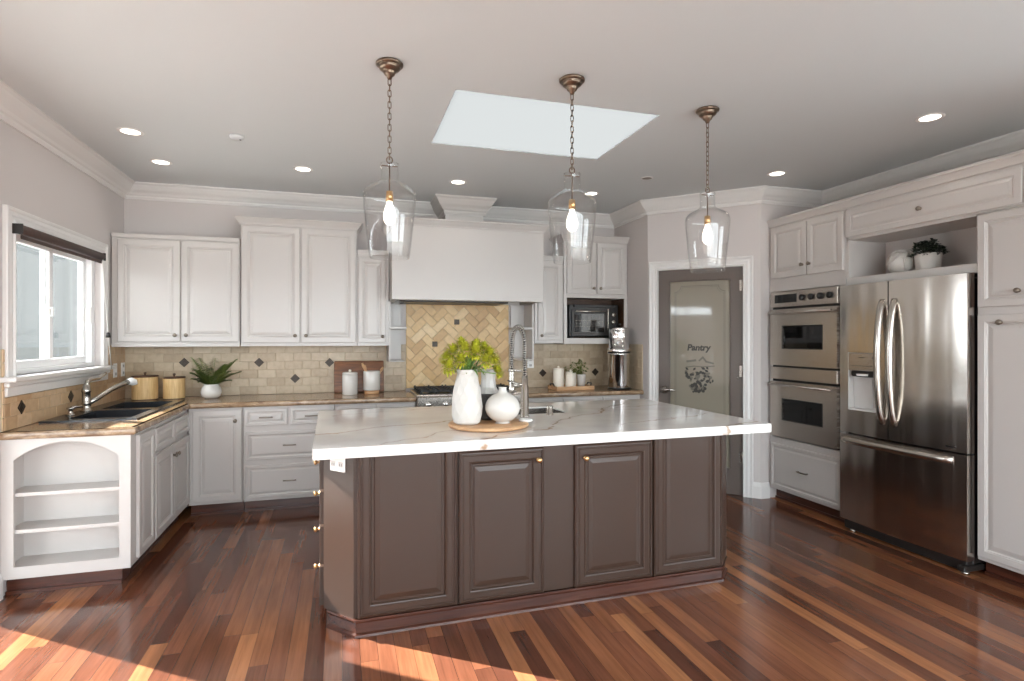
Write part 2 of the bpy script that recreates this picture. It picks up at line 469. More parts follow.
        for i in range(n if closed else n - 1):
            j = (i + 1) % n
            for q in range(k):
                q2 = (q + 1) % k
                F.append((i * k + q, i * k + q2, j * k + q2, j * k + q))
        if not closed:
            F.append(tuple(range(k))[::-1]); F.append(tuple((n - 1) * k + q for q in range(k)))
        return s.add(V, F)
    def build(s, name, mat, parent=None, loc=None, rot=None, fix=True):
        me = bpy.data.meshes.new(name)
        me.from_pydata([tuple(p) for p in s.v], [], s.f)
        me.polygons.foreach_set('use_smooth', s.sm)
        me.update()
        if fix:
            bm = bmesh.new(); bm.from_mesh(me); bmesh.ops.recalc_face_normals(bm, faces=bm.faces); bm.to_mesh(me); bm.free()
        if mat is not None: me.materials.append(M[mat] if isinstance(mat, str) else mat)
        o = bpy.data.objects.new(name, me); C.objects.link(o)
        if parent is not None: o.parent = parent
        if loc is not None: o.location = loc
        if rot is not None: o.rotation_euler = rot
        return o

def tag(o, label, cat, group=None, kind=None):
    o['label'] = label; o['category'] = cat
    if group: o['group'] = group
    if kind: o['kind'] = kind
    return o
def thing(name, label, cat, loc=(0, 0, 0), rz=0.0, group=None, kind=None):
    o = bpy.data.objects.new(name, None); o.empty_display_size = 0.1
    C.objects.link(o); o.location = loc; o.rotation_euler = (0, 0, rz)
    return tag(o, label, cat, group, kind)
def struct(o, label, cat): return tag(o, label, cat, kind='structure')
def copy_tree(o, parent=None):
    c = o.copy(); C.objects.link(c)
    if parent is not None: c.parent = parent
    for ch in list(o.children): copy_tree(ch, c)
    return c
R_X = Matrix.Rotation(PI / 2, 4, 'X')      # lathe axis +z -> -y
def T(x, y, z): return Matrix.Translation((x, y, z))

# ------------------------------------------------------------------ room shell
XL, YB, XJ, XR, ZC, YF = -1.8, 5.64, 2.86, 4.26, 2.76, -1.5
PA, PB = (2.86, 4.927), (3.577, 4.21)

struct(MB().box(-1.95, 4.41, -1.65, 5.79, -0.1, 0).build('floor', 'floor'), 'glossy brown plank floor of mixed dark and tan boards', 'floor')

def holed(u0, u1, v0, v1, holes, put):
    us = sorted({u0, u1, *[h[0] for h in holes], *[h[1] for h in holes]})
    vs = sorted({v0, v1, *[h[2] for h in holes], *[h[3] for h in holes]})
    for a, b in zip(us, us[1:]):
        for c, d in zip(vs, vs[1:]):
            if any(h[0] <= (a + b) / 2 <= h[1] and h[2] <= (c + d) / 2 <= h[3] for h in holes): continue
            put(a, b, c, d)
SKX0, SKX1, SKY0, SKY1 = 0.58, 1.815, 2.99, 3.86
mb = MB(); holed(-1.95, 4.41, -1.65, 5.79, [(SKX0, SKX1, SKY0, SKY1)], lambda a, b, c, d: mb.box(a, b, c, d, ZC, ZC + 0.012))
struct(mb.build('ceiling', 'ceiling'), 'flat pale grey ceiling with square skylight opening', 'ceiling')

WY0, WY1, WZ0, WZ1 = 3.90, 5.14, 1.215, 2.085         # kitchen window opening
DY0, DY1, DZ1 = 0.70, 3.70, 2.10                        # glazed door opening beside the camera
mb = MB(); holed(YF - 0.15, YB + 0.15, 0, ZC, [(WY0, WY1, WZ0, WZ1), (DY0, DY1, 0.0, DZ1)], lambda a, b, c, d: mb.box(XL - 0.15, XL, a, b, c, d))
struct(mb.build('wall_left', 'wall'), 'warm grey painted wall around the sink window', 'wall')
struct(MB().box(XL, XR + 0.15, YB, YB + 0.15, 0, ZC).build('wall_back', 'wall'), 'warm grey painted wall behind the range hood', 'wall')
struct(MB().prism([(XJ, YB), (XJ, PA[1]), (XJ + 0.15, PA[1] - 0.0 + 0.06), (XJ + 0.15, YB)], 0, ZC).build('wall_alcove', 'wall'), 'short warm grey wall beside the toaster oven cabinet', 'wall')
# pantry wall at 45 degrees, with the door opening
pd = thing('wall_pantry', 'angled warm grey wall holding the glazed pantry door', 'wall', (PA[0], PA[1], 0), -PI / 4, kind='structure')
PW = math.hypot(PB[0] - PA[0], PB[1] - PA[1])
DP0, DP1, DPZ = 0.10, 0.868, 2.085
mb = MB(); holed(0, PW, 0, ZC, [(DP0, DP1, 0, DPZ)], lambda a, b, c, d: mb.box(a, b, 0.0, 0.12, c, d))
mb.build('wall_face', 'wall', pd)
struct(MB().box(PB[0], XR + 0.15, PB[1], PB[1] + 0.12, 0, ZC).build('wall_return', 'wall'), 'short warm grey wall above the oven cabinet end', 'wall')
mb = MB(); holed(YF - 0.15, YB, 0, ZC, [(-1.25, 1.35, 0.25, 2.35)], lambda a, b, c, d: mb.box(XR, XR + 0.15, a, b, c, d))
struct(mb.build('wall_right', 'wall'), 'warm grey painted wall behind the refrigerator run', 'wall')
FX0, FX1, FZ0, FZ1 = -1.4, 3.8, 0.12, 2.4
mb = MB(); holed(XL, XR, 0, ZC, [(FX0, FX1, FZ0, FZ1)], lambda a, b, c, d: mb.box(a, b, YF - 0.15, YF, c, d))
struct(mb.build('wall_front', 'wall'), 'wall with a wide opening behind the viewer, added for daylight', 'wall')

# crown moulding round the room
crown = [(0, 0), (0.115, 0), (0.115, -0.012), (0.100, -0.022), (0.092, -0.035), (0.070, -0.060), (0.045, -0.078), (0.034, -0.092), (0.020, -0.100), (0.020, -0.112), (0.012, -0.128), (0, -0.128)]
path = [(XL, YF), (XL, YB), (XJ, YB), PA, PB, (XR, PB[1]), (XR, YF)]
struct(MB().sweep(path, crown, ZC).build('trim_1', 'trim'), 'white crown moulding running round the ceiling', 'moulding')
base = [(0, 0), (0.018, 0), (0.018, 0.105), (0.012, 0.125), (0.006, 0.14), (0, 0.14)]
struct(MB().sweep([(3.5, 4.287), PB, (3.66, 4.21)], base, 0).build('baseboard_pantry', 'trim'), 'white baseboard at the corner right of pantry door', 'baseboard')
struct(MB().sweep([(XL, 3.705), (XL, 3.782)], base, 0).build('baseboard_left', 'trim'), 'white baseboard left of the open shelf cabinet', 'baseboard')
struct(MB().sweep([(XR, 1.62), (XR, YF)], base, 0).build('baseboard_right', 'trim'), 'white baseboard along the right wall', 'baseboard')

# skylight: shaft, frame and white acrylic lens
sk = thing('window_3', 'bright white square skylight in the ceiling', 'skylight', ((SKX0 + SKX1) / 2, (SKY0 + SKY1) / 2, ZC), kind='structure')
hx, hy = (SKX1 - SKX0) / 2 - 0.002, (SKY1 - SKY0) / 2 - 0.002
MB().box(-hx, hx, -hy, hy, 0.003, 0.010).build('lens', 'diffuser', sk)
mb = MB(); q = 0.06
mb.box(-hx - q, hx + q, -hy - q, -hy - 0.045, 0.013, 0.03).box(-hx - q, hx + q, hy + 0.045, hy + q, 0.013, 0.03).box(-hx - q, -hx - 0.045, -hy, hy, 0.013, 0.03).box(hx + 0.045, hx + q, -hy, hy, 0.013, 0.03)
mb.build('curb', 'trim', sk)

# kitchen window
def window(name, label, loc, rz, W, H, sashes, depth=0.12, th=0.05, fs=0.03):
    """local: x along, z up, room side -y, frame sits in the wall at y 0.03..depth"""
    r = thing(name, label, 'window', loc, rz, kind='structure')
    mb = MB(); f = 0.03
    mb.box(0, W, 0.04, depth, 0, f).box(0, W, 0.04, depth, H - f, H).box(0, fs, 0.04, depth, f, H - f).box(W - fs, W, 0.04, depth, f, H - f)
    mb.build('window_frame', 'vinyl', r)
    for i, (a, b) in enumerate(sashes):
        y0 = 0.055 + 0.02 * (i % 2); mb = MB()
        mb.box(a, b, y0, y0 + 0.03, f, f + th, 0.004).box(a, b, y0, y0 + 0.03, H - f - th, H - f, 0.004)
        mb.box(a, a + th, y0, y0 + 0.03, f + th, H - f - th, 0.004).box(b - th, b, y0, y0 + 0.03, f + th, H - f - th, 0.004)
        s = mb.build('sash', 'vinyl', r)
        MB().box(a + th, b - th, y0 + 0.012, y0 + 0.018, f + th, H - f - th).build('pane', 'pane', s)
    return r
wn = window('window_1', 'white framed sliding window above the black sink', (XL, WY0, WZ0), PI / 2, WY1 - WY0, WZ1 - WZ0, [(0.055, 0.62), (0.56, 1.185)], fs=0.055)
mb = MB(); cs = 0.088; W_, H_ = WY1 - WY0, WZ1 - WZ0
def casing(mb, x0, x1, z0, z1, cs):
    k = cs / 0.088
    prof = [(0, 0), (0, 0.024), (0.012 * k, 0.026), (0.020 * k, 0.018), (0.032 * k, 0.018), (0.040 * k, 0.022), (0.062 * k, 0.016), (0.070 * k, 0.022), (cs - 0.006, 0.024), (cs, 0.018), (cs, 0)]
    mb.sweep([(x1, z0), (x1, z1), (x0, z1), (x0, z0)], prof, 0)
    n = 4 * len(prof)
    for q in range(len(mb.v) - n, len(mb.v)):
        x, y, z = mb.v[q]; mb.v[q] = (x, -z, y)
casing(mb, 0, W_, 0, H_, cs)
mb.build('casing', 'trim', wn)
MB().box(-cs - 0.03, W_ + cs + 0.03, -0.075, 0.04, -0.03, 0.0, 0.006).box(-cs - 0.01, W_ + cs + 0.01, -0.035, 0, -0.06, -0.03, 0.008).box(-cs, W_ + cs, -0.022, 0, -0.112, -0.06, 0.004).build('sill', 'trim', wn)
mb = MB(); mb.box(0.555, 0.575, 0.03, 0.06, 0.36, 0.42, 0.004).lathe([(0.0, 0.012), (0.022, 0.010), (0.024, 0)], seg=16, mat=T(0.55, 0.05, 0.39) @ R_X)
mb.build('latch', 'plate', wn)
MB().box(1.165, 1.185, 0.04, 0.075, 0.33, 0.45, 0.004).build('latch', 'plate', wn)

bl = thing('roller_blind', 'dark brown rolled-up blind at the top of the sink window', 'blind', (XL + 0.045, 3.868, 2.040), PI / 2)
Ry = Matrix.Rotation(PI / 2, 4, 'Y')
MB().lathe([(0.024, 0), (0.028, 0.004), (0.028, 1.156), (0.024, 1.16)], mat=T(0, 0, 0.01) @ Ry).build('roller', 'blind', bl)
MB().box(0.02, 1.14, -0.012, -0.002, -0.045, -0.022, 0.003).build('hem_bar', 'blind', bl)
for x in (-0.008, 1.161): MB().box(x, x + 0.006, -0.028, 0.042, -0.02, 0.038, 0.002).build('bracket', 'dark', bl)
MB().tube([(1.10, -0.03, -0.02), (1.125, -0.034, -0.25), (1.17, -0.036, -0.50), (1.25, -0.036, -0.85)], 0.0035, 6).build('cord', 'cord', bl)
MB().lathe([(0.004, 0), (0.012, -0.008), (0.017, -0.04), (0.0, -0.042)], c=(1.185, -0.036, -0.565)).build('tassel', 'dark', bl)

# the glazed doors beside the camera on the left, and an invented window behind it that lets daylight in
dr = window('door_2', 'white framed sliding glass door left of the viewer', (XL, DY0, 0.0), PI / 2, DY1 - DY0, DZ1, [(0.03, 1.54), (1.48, 2.97)], th=0.045)
window('added_window_back', 'wide white framed window added behind the viewer for daylight', (FX1, YF, FZ0), PI, FX1 - FX0, FZ1 - FZ0, [(0.03, 1.32), (1.32, 2.6), (2.6, 3.88), (3.88, 5.17)], th=0.06)

window('added_window_right', 'white framed window added on the right wall for fill daylight', (XR, 1.35, 0.25), -PI / 2, 2.6, 2.1, [(0.03, 1.33), (1.27, 2.57)], th=0.05)  # invented opening, fills the sink run and left wall with daylight

# outside
struct(MB().box(-30, -1.96, -12, 40, -0.3, -0.15).box(-1.96, 30, -12, -1.66, -0.3, -0.15).box(4.42, 30, -1.66, 40, -0.3, -0.15).build('floor_outside', 'concrete'), 'pale concrete ground outside the house', 'ground')
struct(MB().box(-2.75, -1.951, 3.75, 6.4, 2.80, 2.92).box(-4.0, -1.951, -2.0, 3.75, 2.62, 2.92).build('added_eave', 'trim'), 'unseen white eave added outside to cut sky light', 'eave')  # unseen overhang, added to hold back sky light at the left openings
gf = MB()
for k in range(88): gf.box(-6.06, -6.0, -8 + k * 0.146, -7.862 + k * 0.146, -0.15, 2.1)
struct(gf.build('added_fence', 'toe'), 'unseen brown board fence added outside to block low sky light', 'fence')  # unseen boards, added to dim light reaching the viewer-facing cabinets
nh = MB().box(-7.4, -7.0, 9.0, 34, -0.15, 4.5)
tag(nh.build('neighbour_wall', 'stucco'), 'grey rendered wall of the house next door beyond the window', 'wall', kind='structure')

# ------------------------------------------------------------------ hardware and doors
def knob(parent, x, z, y, mat='knob', r=0.016):
    prof = [(0.006, 0), (0.006, 0.012), (r * 0.7, 0.015), (r, 0.020), (r * 0.9, 0.026), (r * 0.45, 0.030), (0.0, 0.031)]
    return MB().lathe([(0.011, 0), (0.011, 0.003)] + prof, seg=16, mat=T(x, y, z) @ R_X).build('knob', mat, parent)
def pull(parent, x, z, y, L=0.10, mat='knob', sag=0.0):
    mb = MB(); pts = []
    for k in range(9):
        u = k / 8 * 2 - 1
        pts.append((x + u * L / 2, y - 0.026 + 0.008 * u * u, z - sag * (1 - u * u)))
    mb.tube(pts, 0.0055, 8)
    for sx in (-1, 1): mb.tube([(x + sx * (L / 2 - 0.008), y, z), (x + sx * (L / 2 - 0.008), y - 0.022, z)], 0.005, 8)
    return mb.build('pull', mat, parent)
def rings_white(t, fr=0.055):
    return [(0, -t + 0.004), (0.004, -t), (fr - 0.010, -t), (fr - 0.006, -t + 0.004), (fr - 0.002, -t + 0.003), (fr + 0.004, -t + 0.010), (fr + 0.012, -t + 0.010), (fr + 0.016, -t + 0.006), (fr + 0.036, -t + 0.001)]
def rings_drawer(t, fr=0.028):
    return [(0, -t + 0.004), (0.004, -t), (fr - 0.006, -t), (fr, -t + 0.007), (fr + 0.006, -t + 0.008), (fr + 0.022, -t + 0.001)]
def rings_island(t):
    return [(0, -t + 0.008), (0.008, -t + 0.001), (0.013, -t), (0.016, -t + 0.005), (0.022, -t + 0.005), (0.026, -t + 0.002), (0.052, -t + 0.002), (0.056, -t - 0.001), (0.061, -t + 0.001), (0.066, -t + 0.010), (0.076, -t + 0.010), (0.080, -t + 0.006), (0.104, -t + 0.002)]
def door(parent, x0, x1, z0, z1, yf, kn=None, mat='white', t=0.02, fr=0.055, rings=None, kmat='knob', name='door'):
    d = MB().panel(x0, x1, z0, z1, rings or rings_white(t, fr)).build(name, mat, parent, (0, yf, 0))
    if kn: knob(d, kn[0], kn[1], -t, kmat)
    return d
def drawer(parent, x0, x1, z0, z1, yf, handle='pull', mat='white', t=0.02, kmat='knob', L=0.10):
    d = MB().panel(x0, x1, z0, z1, rings_drawer(t)).build('drawer', mat, parent, (0, yf, 0))
    xc, zc = (x0 + x1) / 2, (z0 + z1) / 2
    if handle == 'pull': pull(d, xc, zc, -t, L, kmat)
    elif handle == 'knob': knob(d, xc, zc, -t, kmat)
    return d
def carcass(parent, w, d, z0, z1, mat='white', name='body'):
    return MB().box(0, w, 0.0, d, z0, z1, 0.002).build(name, mat, parent)
def toe(parent, x0, x1, y, d, mat='toe', z=0.1):
    return MB().box(x0, x1, y, d, 0, z).box(x0, x1, y - 0.012, y, 0, 0.02).build('toe_kick', mat, parent)

# ------------------------------------------------------------------ base cabinets on the back wall (local x right, front at -y)
YC = 5.04                                             # face-frame plane of the back run (doors stand 2 cm proud)
def base_root(label, x, group=None, y=YC, rz=0.0, x_is=None):
    return thing('base_cabinet', label, 'cabinet', (x, y, 0), rz, group)
D_ = YB - YC - 0.005
c1 = base_root('white base cabinet with one tall raised-panel door in the corner', -1.165)
carcass(c1, 0.39, D_, 0.1, 0.872); toe(c1, 0, 0.39, 0.075, D_)
door(c1, 0.03, 0.383, 0.125, 0.853, 0, (0.34, 0.765))
c2 = base_root('white drawer base cabinet with two small drawers above two wide ones', -0.770)
carcass(c2, 0.705, D_, 0.1, 0.872); toe(c2, 0, 0.705, 0.075, D_)
drawer(c2, 0.013, 0.335, 0.715, 0.853, 0); drawer(c2, 0.355, 0.692, 0.715, 0.853, 0)
drawer(c2, 0.018, 0.690, 0.435, 0.665, 0); drawer(c2, 0.018, 0.690, 0.125, 0.392, 0)
c3 = base_root('white base cabinet between drawer bank and the range', -0.06)
carcass(c3, 0.68, D_, 0.1, 0.872); toe(c3, 0, 0.68, 0.075, D_)
for a, b in ((0.012, 0.334), (0.346, 0.668)):
    drawer(c3, a, b, 0.715, 0.853, 0, 'knob'); door(c3, a, b, 0.125, 0.695, 0, ((b - 0.03) if a < 0.1 else a + 0.03, 0.65))
c4 = base_root('white base cabinet right of the range under the toaster oven', 1.60)
carcass(c4, 1.24, D_, 0.1, 0.872); toe(c4, 0, 1.24, 0.075, D_)
for a, b in ((0.012, 0.40), (0.415, 0.815), (0.83, 1.22)):
    drawer(c4, a, b, 0.715, 0.853, 0, 'knob'); door(c4, a, b, 0.125, 0.695, 0, (b - 0.03, 0.65))

# range
rg = thing('gas_range', 'stainless gas range with black grates under the hood', 'range', (0.628, YC, 0))
RW = 0.964
MB().box(0, RW, 0.0, D_ - 0.03, 0.09, 0.915, 0.004).box(0.0, RW, -0.045, 0.0, 0.76, 0.915, 0.01).build('body', 'steel_h', rg)
MB().box(0.0, RW, -0.05, D_ - 0.03, 0.915, 0.930, 0.004).build('cooktop', 'steel_h', rg)
MB().box(0.03, RW - 0.03, 0.0, D_ - 0.06, 0.9305, 0.934).build('burner_pan', 'black', rg)
od = MB().box(0.02, RW - 0.02, -0.03, 0.0, 0.17, 0.74, 0.006).build('oven_door', 'steel_h', rg)
MB().tube([(0.08, -0.075, 0.69), (RW - 0.08, -0.075, 0.69)], 0.012).tube([(0.12, -0.03, 0.69), (0.12, -0.075, 0.69)], 0.008).tube([(RW - 0.12, -0.03, 0.69), (RW - 0.12, -0.075, 0.69)], 0.008).build('handle', 'steel_h', od)
MB().box(0.04, RW - 0.04, 0.05, 0.4, 0.0, 0.09).build('plinth', 'black', rg)
for g in range(3):
    x0 = 0.035 + g * 0.298; mb = MB(); x1 = x0 + 0.290; y0, y1 = 0.02, D_ - 0.09
    for k in range(4):
        xx = x0 + 0.012 + k * (x1 - x0 - 0.024) / 3
        mb.box(xx - 0.006, xx + 0.006, y0, y1, 0.948, 0.964)
    for k in range(5):
        yy = y0 + 0.012 + k * (y1 - y0 - 0.024) / 4
        mb.box(x0, x1, yy - 0.006, yy + 0.006, 0.948, 0.962)
    for xx in (x0 + 0.012, (x0 + x1) / 2, x1 - 0.012):
        for k in range(5):
            yy = y0 + 0.012 + k * (y1 - y0 - 0.024) / 4
            mb.box(xx - 0.007, xx + 0.007, yy - 0.007, yy + 0.007, 0.934, 0.972)
    mb.build('grate', 'iron', rg)
    for yy in (0.15, 0.37): MB().lathe([(0.05, 0.934), (0.05, 0.940), (0.034, 0.943), (0.034, 0.947), (0.0, 0.948)], c=((x0 + x1) / 2, yy, 0), seg=20).build('burner', 'iron', rg)
for k in range(6):
    MB().lathe([(0.024, 0), (0.022, 0.022), (0.018, 0.026), (0, 0.026)], seg=16, mat=T(0.10 + k * 0.153, -0.045, 0.842) @ R_X).build('knob', 'chrome', rg)

# ------------------------------------------------------------------ sink run on the left wall (front faces +x; local x = world y)
XS = XL + 0.004 + 0.620
DS = XS - XL - 0.005
s1 = thing('base_cabinet', 'narrow white base cabinet with tall raised panel beside the open shelves', 'cabinet', (XS, 3.99, 0), PI / 2)
carcass(s1, 0.185, DS, 0.1, 0.872); toe(s1, 0, 0.185, 0.075, DS)
door(s1, -0.115, 0.178, 0.125, 0.853, 0, None, fr=0.05)
s2 = thing('sink_cabinet', 'white sink base cabinet with false drawer fronts and double doors', 'cabinet', (XS, 4.178, 0), PI / 2)
carcass(s2, 0.862, DS, 0.1, 0.655, 'white'); toe(s2, 0, 0.862, 0.075, DS)
MB().box(0, 0.862, 0, 0.03, 0.655, 0.872, 0.002).build('face_rail', 'white', s2)
for a, b, kx in ((0.012, 0.427, 0.395), (0.435, 0.855, 0.470)):
    MB().panel(a, b, 0.70, 0.842, rings_drawer(0.02)).build('false_front', 'white', s2)
    door(s2, a, b, 0.125, 0.670, 0, (kx, 0.595))
# open arched shelf unit on the end, facing the viewer
so = thing('open_shelf_cabinet', 'white open end cabinet with arched top and three shelf bays', 'cabinet', (XL + 0.004, 3.785, 0))
SW = 0.620
mb = MB()
x0, x1, zs, zt, zb = 0.058, SW - 0.058, 0.755, 0.850, 0.165
mb.box(0, SW, 0, 0.02, 0.1, zb).box(0, x0, 0, 0.02, zb, 0.872).box(x1, SW, 0, 0.02, zb, 0.872)
arc = []
cxa = (x0 + x1) / 2; hw = (x1 - x0) / 2; hh = zt - zs; RR = (hw * hw + hh * hh) / (2 * hh); a0 = math.asin(hw / RR)
for k in range(25):
    a = -a0 + 2 * a0 * k / 24
    arc.append((cxa + RR * math.sin(a), zt - RR + RR * math.cos(a)))
poly = arc + [(x1, 0.872), (x0, 0.872)]
mb.prism(poly, -0.02, 0.0, Matrix.Rotation(PI / 2, 4, 'X') @ Matrix.Identity(4))
mb.build('face_frame', 'white', so)
MB().box(0.002, 0.022, 0.021, 0.20, 0.1, 0.872).box(SW - 0.022, SW - 0.002, 0.021, 0.20, 0.1, 0.872).box(0.022, SW - 0.022, 0.186, 0.20, 0.1, 0.872).box(0.022, SW - 0.022, 0.021, 0.186, 0.862, 0.872).build('carcass', 'white', so)
for z in (0.145, 0.345, 0.55):
    MB().box(0.0225, SW - 0.0225, 0.018 if z > 0.2 else 0.021, 0.1855, z, z + 0.020).build('shelf', 'white', so)
MB().box(0.0, SW - 0.06, 0.06, 0.19, 0, 0.1).box(0.0, SW - 0.06, 0.045, 0.06, 0, 0.018).build('toe_kick', 'toe', so)

# ------------------------------------------------------------------ granite counters
def edge_profile(mb, path, z1=0.914, th=0.042):
    r = th / 2; prof = [(-0.02, -th), (0.0, -th)]
    for k in range(7):
        a = -PI / 2 + PI * k / 6
        prof.append((0.012 * math.cos(a), -r + r * math.sin(a)))
    prof.append((-0.02, 0.0))
    mb.sweep(path, prof, z1)
mb = MB(); Z0, Z1 = 0.873, 0.914
SKH = (-1.66, -1.285, 4.18, 5.18)
holed(XL + 0.003, -1.157, 3.775, YB - 0.003, [SKH], lambda a, b, c, d: mb.box(a, b, c, d, Z0, Z1))
mb.box(-1.157, 0.622, 5.012, YB - 0.003, Z0, Z1)
edge_profile(mb, [(0.622, 5.012), (-1.157, 5.012), (-1.157, 3.775), (XL + 0.003, 3.775)][::-1])
tag(mb.build('countertop', 'granite'), 'brown granite L-shaped counter around the sink and left of range', 'countertop')
mb = MB(); mb.box(1.597, XJ - 0.003, 5.012, YB - 0.003, Z0, Z1); edge_profile(mb, [(1.597, 5.012), (XJ - 0.003, 5.012)])
tag(mb.build('countertop', 'granite'), 'brown granite counter right of the range', 'countertop')

# black double-bowl sink
sk = thing('kitchen_sink', 'black double-bowl drop-in sink below the window', 'sink', (XL, 4.0, 0.9142))
b1, b2 = (0.15, 0.50, 0.20, 0.63), (0.15, 0.50, 0.72, 1.16)
mb = MB(); holed(0.035, 0.555, 0.12, 1.26, [b1, b2], lambda a, b, c, d: mb.box(a, b, c, d, 0.0, 0.010))
mb.build('rim', 'sink', sk)
for (a, b, c, d) in (b1, b2):
    mb = MB(); t = 0.005; z = -0.17
    mb.box(a, b, c, d, z - 0.006, z).box(a, a + t, c, d, z, 0).box(b - t, b, c, d, z, 0).box(a + t, b - t, c, c + t, z, 0).box(a + t, b - t, d - t, d, z, 0)
    bo = mb.build('bowl', 'sink', sk)
    MB().lathe([(0.042, 0), (0.042, 0.003), (0.02, 0.003), (0.015, 0.0), (0.0, 0.0)], c=((a + b) / 2, (c + d) / 2, z), seg=20).build('drain', 'chrome', bo)
fc = thing('sink_faucet', 'brushed nickel faucet with lever and long spout at window sink', 'faucet', (-1.70, 4.615, 0.9243))
MB().lathe([(0.036, 0), (0.036, 0.006), (0.028, 0.012), (0.026, 0.05), (0.030, 0.055), (0.026, 0.062), (0.025, 0.13), (0.029, 0.135), (0.029, 0.145), (0.024, 0.16), (0.018, 0.185), (0.0, 0.19)]).build('body', 'nickel', fc)
MB().tube([(0.0, 0, 0.17), (0.0, 0.02, 0.205), (0.0, 0.06, 0.215), (0.0, 0.20, 0.213), (0.01, 0.26, 0.235), (0.012, 0.30, 0.245)], [0.016, 0.015, 0.013, 0.012, 0.012, 0.011]).build('lever', 'nickel', fc)
mb = MB(); P = [(0.02, 0.0, 0.06), (0.05, 0.05, 0.085), (0.10, 0.14, 0.135), (0.14, 0.22, 0.165), (0.165, 0.27, 0.178)]
mb.tube(P, [0.018, 0.017, 0.017, 0.018, 0.020]); mb.build('spout', 'nickel', fc)
MB().tube([(0.165, 0.27, 0.178), (0.18, 0.30, 0.183), (0.188, 0.315, 0.176), (0.192, 0.32, 0.155)], [0.022, 0.027, 0.026, 0.021]).build('spray_head', 'plate', fc)
sd = thing('soap_dispenser', 'short nickel soap pump left of the window faucet', 'soap dispenser', (-1.71, 4.40, 0.9243))
MB().lathe([(0.026, 0), (0.026, 0.006), (0.016, 0.010), (0.014, 0.035), (0.022, 0.04), (0.022, 0.05), (0.0, 0.053)], seg=20).build('pump_base', 'nickel', sd)
MB().tube([(0, 0, 0.048), (0.02, 0.02, 0.052), (0.05, 0.05, 0.048)], [0.009, 0.008, 0.006]).build('nozzle', 'nickel', sd)

# ------------------------------------------------------------------ tiled backsplashes (local x right, z up, front -y)
def clip(poly, x0, x1, z0, z1):
    for ax, lim, sg in ((0, x0, 1), (0, x1, -1), (1, z0, 1), (1, z1, -1)):
        out = []
        for i in range(len(poly)):
            p, q = poly[i], poly[(i + 1) % len(poly)]
            pi, qi = sg * (p[ax] - lim) >= 0, sg * (q[ax] - lim) >= 0
            if pi: out.append(p)
            if pi != qi:
                t = (lim - p[ax]) / (q[ax] - p[ax]); out.append((p[0] + t * (q[0] - p[0]), p[1] + t * (q[1] - p[1])))
        poly = out
        if len(poly) < 3: return None
    return poly
def tile_poly(mb, poly, g=0.0015, y0=-0.006, y1=-0.012):
    c = (sum(p[0] for p in poly) / len(poly), sum(p[1] for p in poly) / len(poly))
    def shr(d):
        o = []
        for p in poly:
            L = math.hypot(p[0] - c[0], p[1] - c[1]) or 1
            k = max(0.0, 1 - d * 1.3 / L); o.append((c[0] + (p[0] - c[0]) * k, c[1] + (p[1] - c[1]) * k))
        return o
    A, B = shr(g), shr(g + 0.0025); n = len(poly)
    V = [(x, y0, z) for x, z in A] + [(x, y1 + 0.002, z) for x, z in A] + [(x, y1, z) for x, z in B]
    F = [(i, (i + 1) % n, n + (i + 1) % n, n + i) for i in range(n)] + [(n + i, n + (i + 1) % n, 2 * n + (i + 1) % n, 2 * n + i) for i in range(n)] + [tuple(range(2 * n, 3 * n))]
    mb.add(V, F)
def subway(rects, tw=0.152, th=0.076, z00=0.914):
    mb = MB()
    for (x0, x1, z0, z1) in rects:
        r = 0; z = z00
        while z < z1:
            x = math.floor(x0 / tw) * tw - (tw / 2 if r % 2 else 0)
            while x < x1:
                p = clip([(x, z), (x + tw, z), (x + tw, z + th), (x, z + th)], x0, x1, z0, z1)
                if p and (max(q[0] for q in p) - min(q[0] for q in p)) > 0.008 and (max(q[1] for q in p) - min(q[1] for q in p)) > 0.008: tile_poly(mb, p)
                x += tw
            z += th; r += 1
    return mb
def herringbone(x0, x1, z0, z1, W=0.076):
    mb = MB(); ca = math.sqrt(0.5); cx, cz = (x0 + x1) / 2, (z0 + z1) / 2
    for i in range(-16, 17):
        for j in range(-16, 17):
            k = (i - j) % 4
            if k == 0: q = [(i, j), (i + 2, j), (i + 2, j + 1), (i, j + 1)]
            elif k == 3: q = [(i, j), (i + 1, j), (i + 1, j + 2), (i, j + 2)]
            else: continue
            p = clip([(cx + (a - b) * W * ca, cz + (a + b) * W * ca) for a, b in q], x0, x1, z0, z1)
            if p and (max(v[0] for v in p) - min(v[0] for v in p)) > 0.012 and (max(v[1] for v in p) - min(v[1] for v in p)) > 0.012: tile_poly(mb, p)
    return mb
def inset(parent, x, z, s=0.036, rot=True):
    mb = MB(); m = T(x, -0.0125, z) @ Matrix.Rotation(PI / 4 if rot else 0, 4, 'Y')
    mb.box(-s, s, -0.003, 0.008, -s, s, 0.002, mat=m).box(-s * 0.62, s * 0.62, -0.006, -0.003, -s * 0.62, s * 0.62, 0.002, mat=m).box(-s * 0.25, s * 0.25, -0.009, -0.006, -s * 0.25, s * 0.25, 0.002, mat=m)
    return mb.build('inset_tile', 'inset', parent)
def splash(name, label, loc, rz, rects, tiles, mat):
    r = thing(name, label, 'backsplash', loc, rz)
    mb = MB()
    for (a, b, c, d) in rects: mb.box(a, b, -0.008, -0.001, c, d)
    mb.build('grout_bed', 'grout', r); tiles.build('tile_field', mat, r)
    return r
ra = [(0.002, 2.398, 0.915, 1.368)]
bs = splash('tile_backsplash', 'cream travertine brick backsplash left of the range', (XL, YB, 0), 0, ra, subway(ra), 'tile')
for x, z in ((-1.337, 1.215), (-0.728, 1.208), (-0.42, 1.055), (-0.115, 1.20)): inset(bs, x - XL, z, 0.030)
rh = [(0.0, 1.05, 0.937, 1.80)]
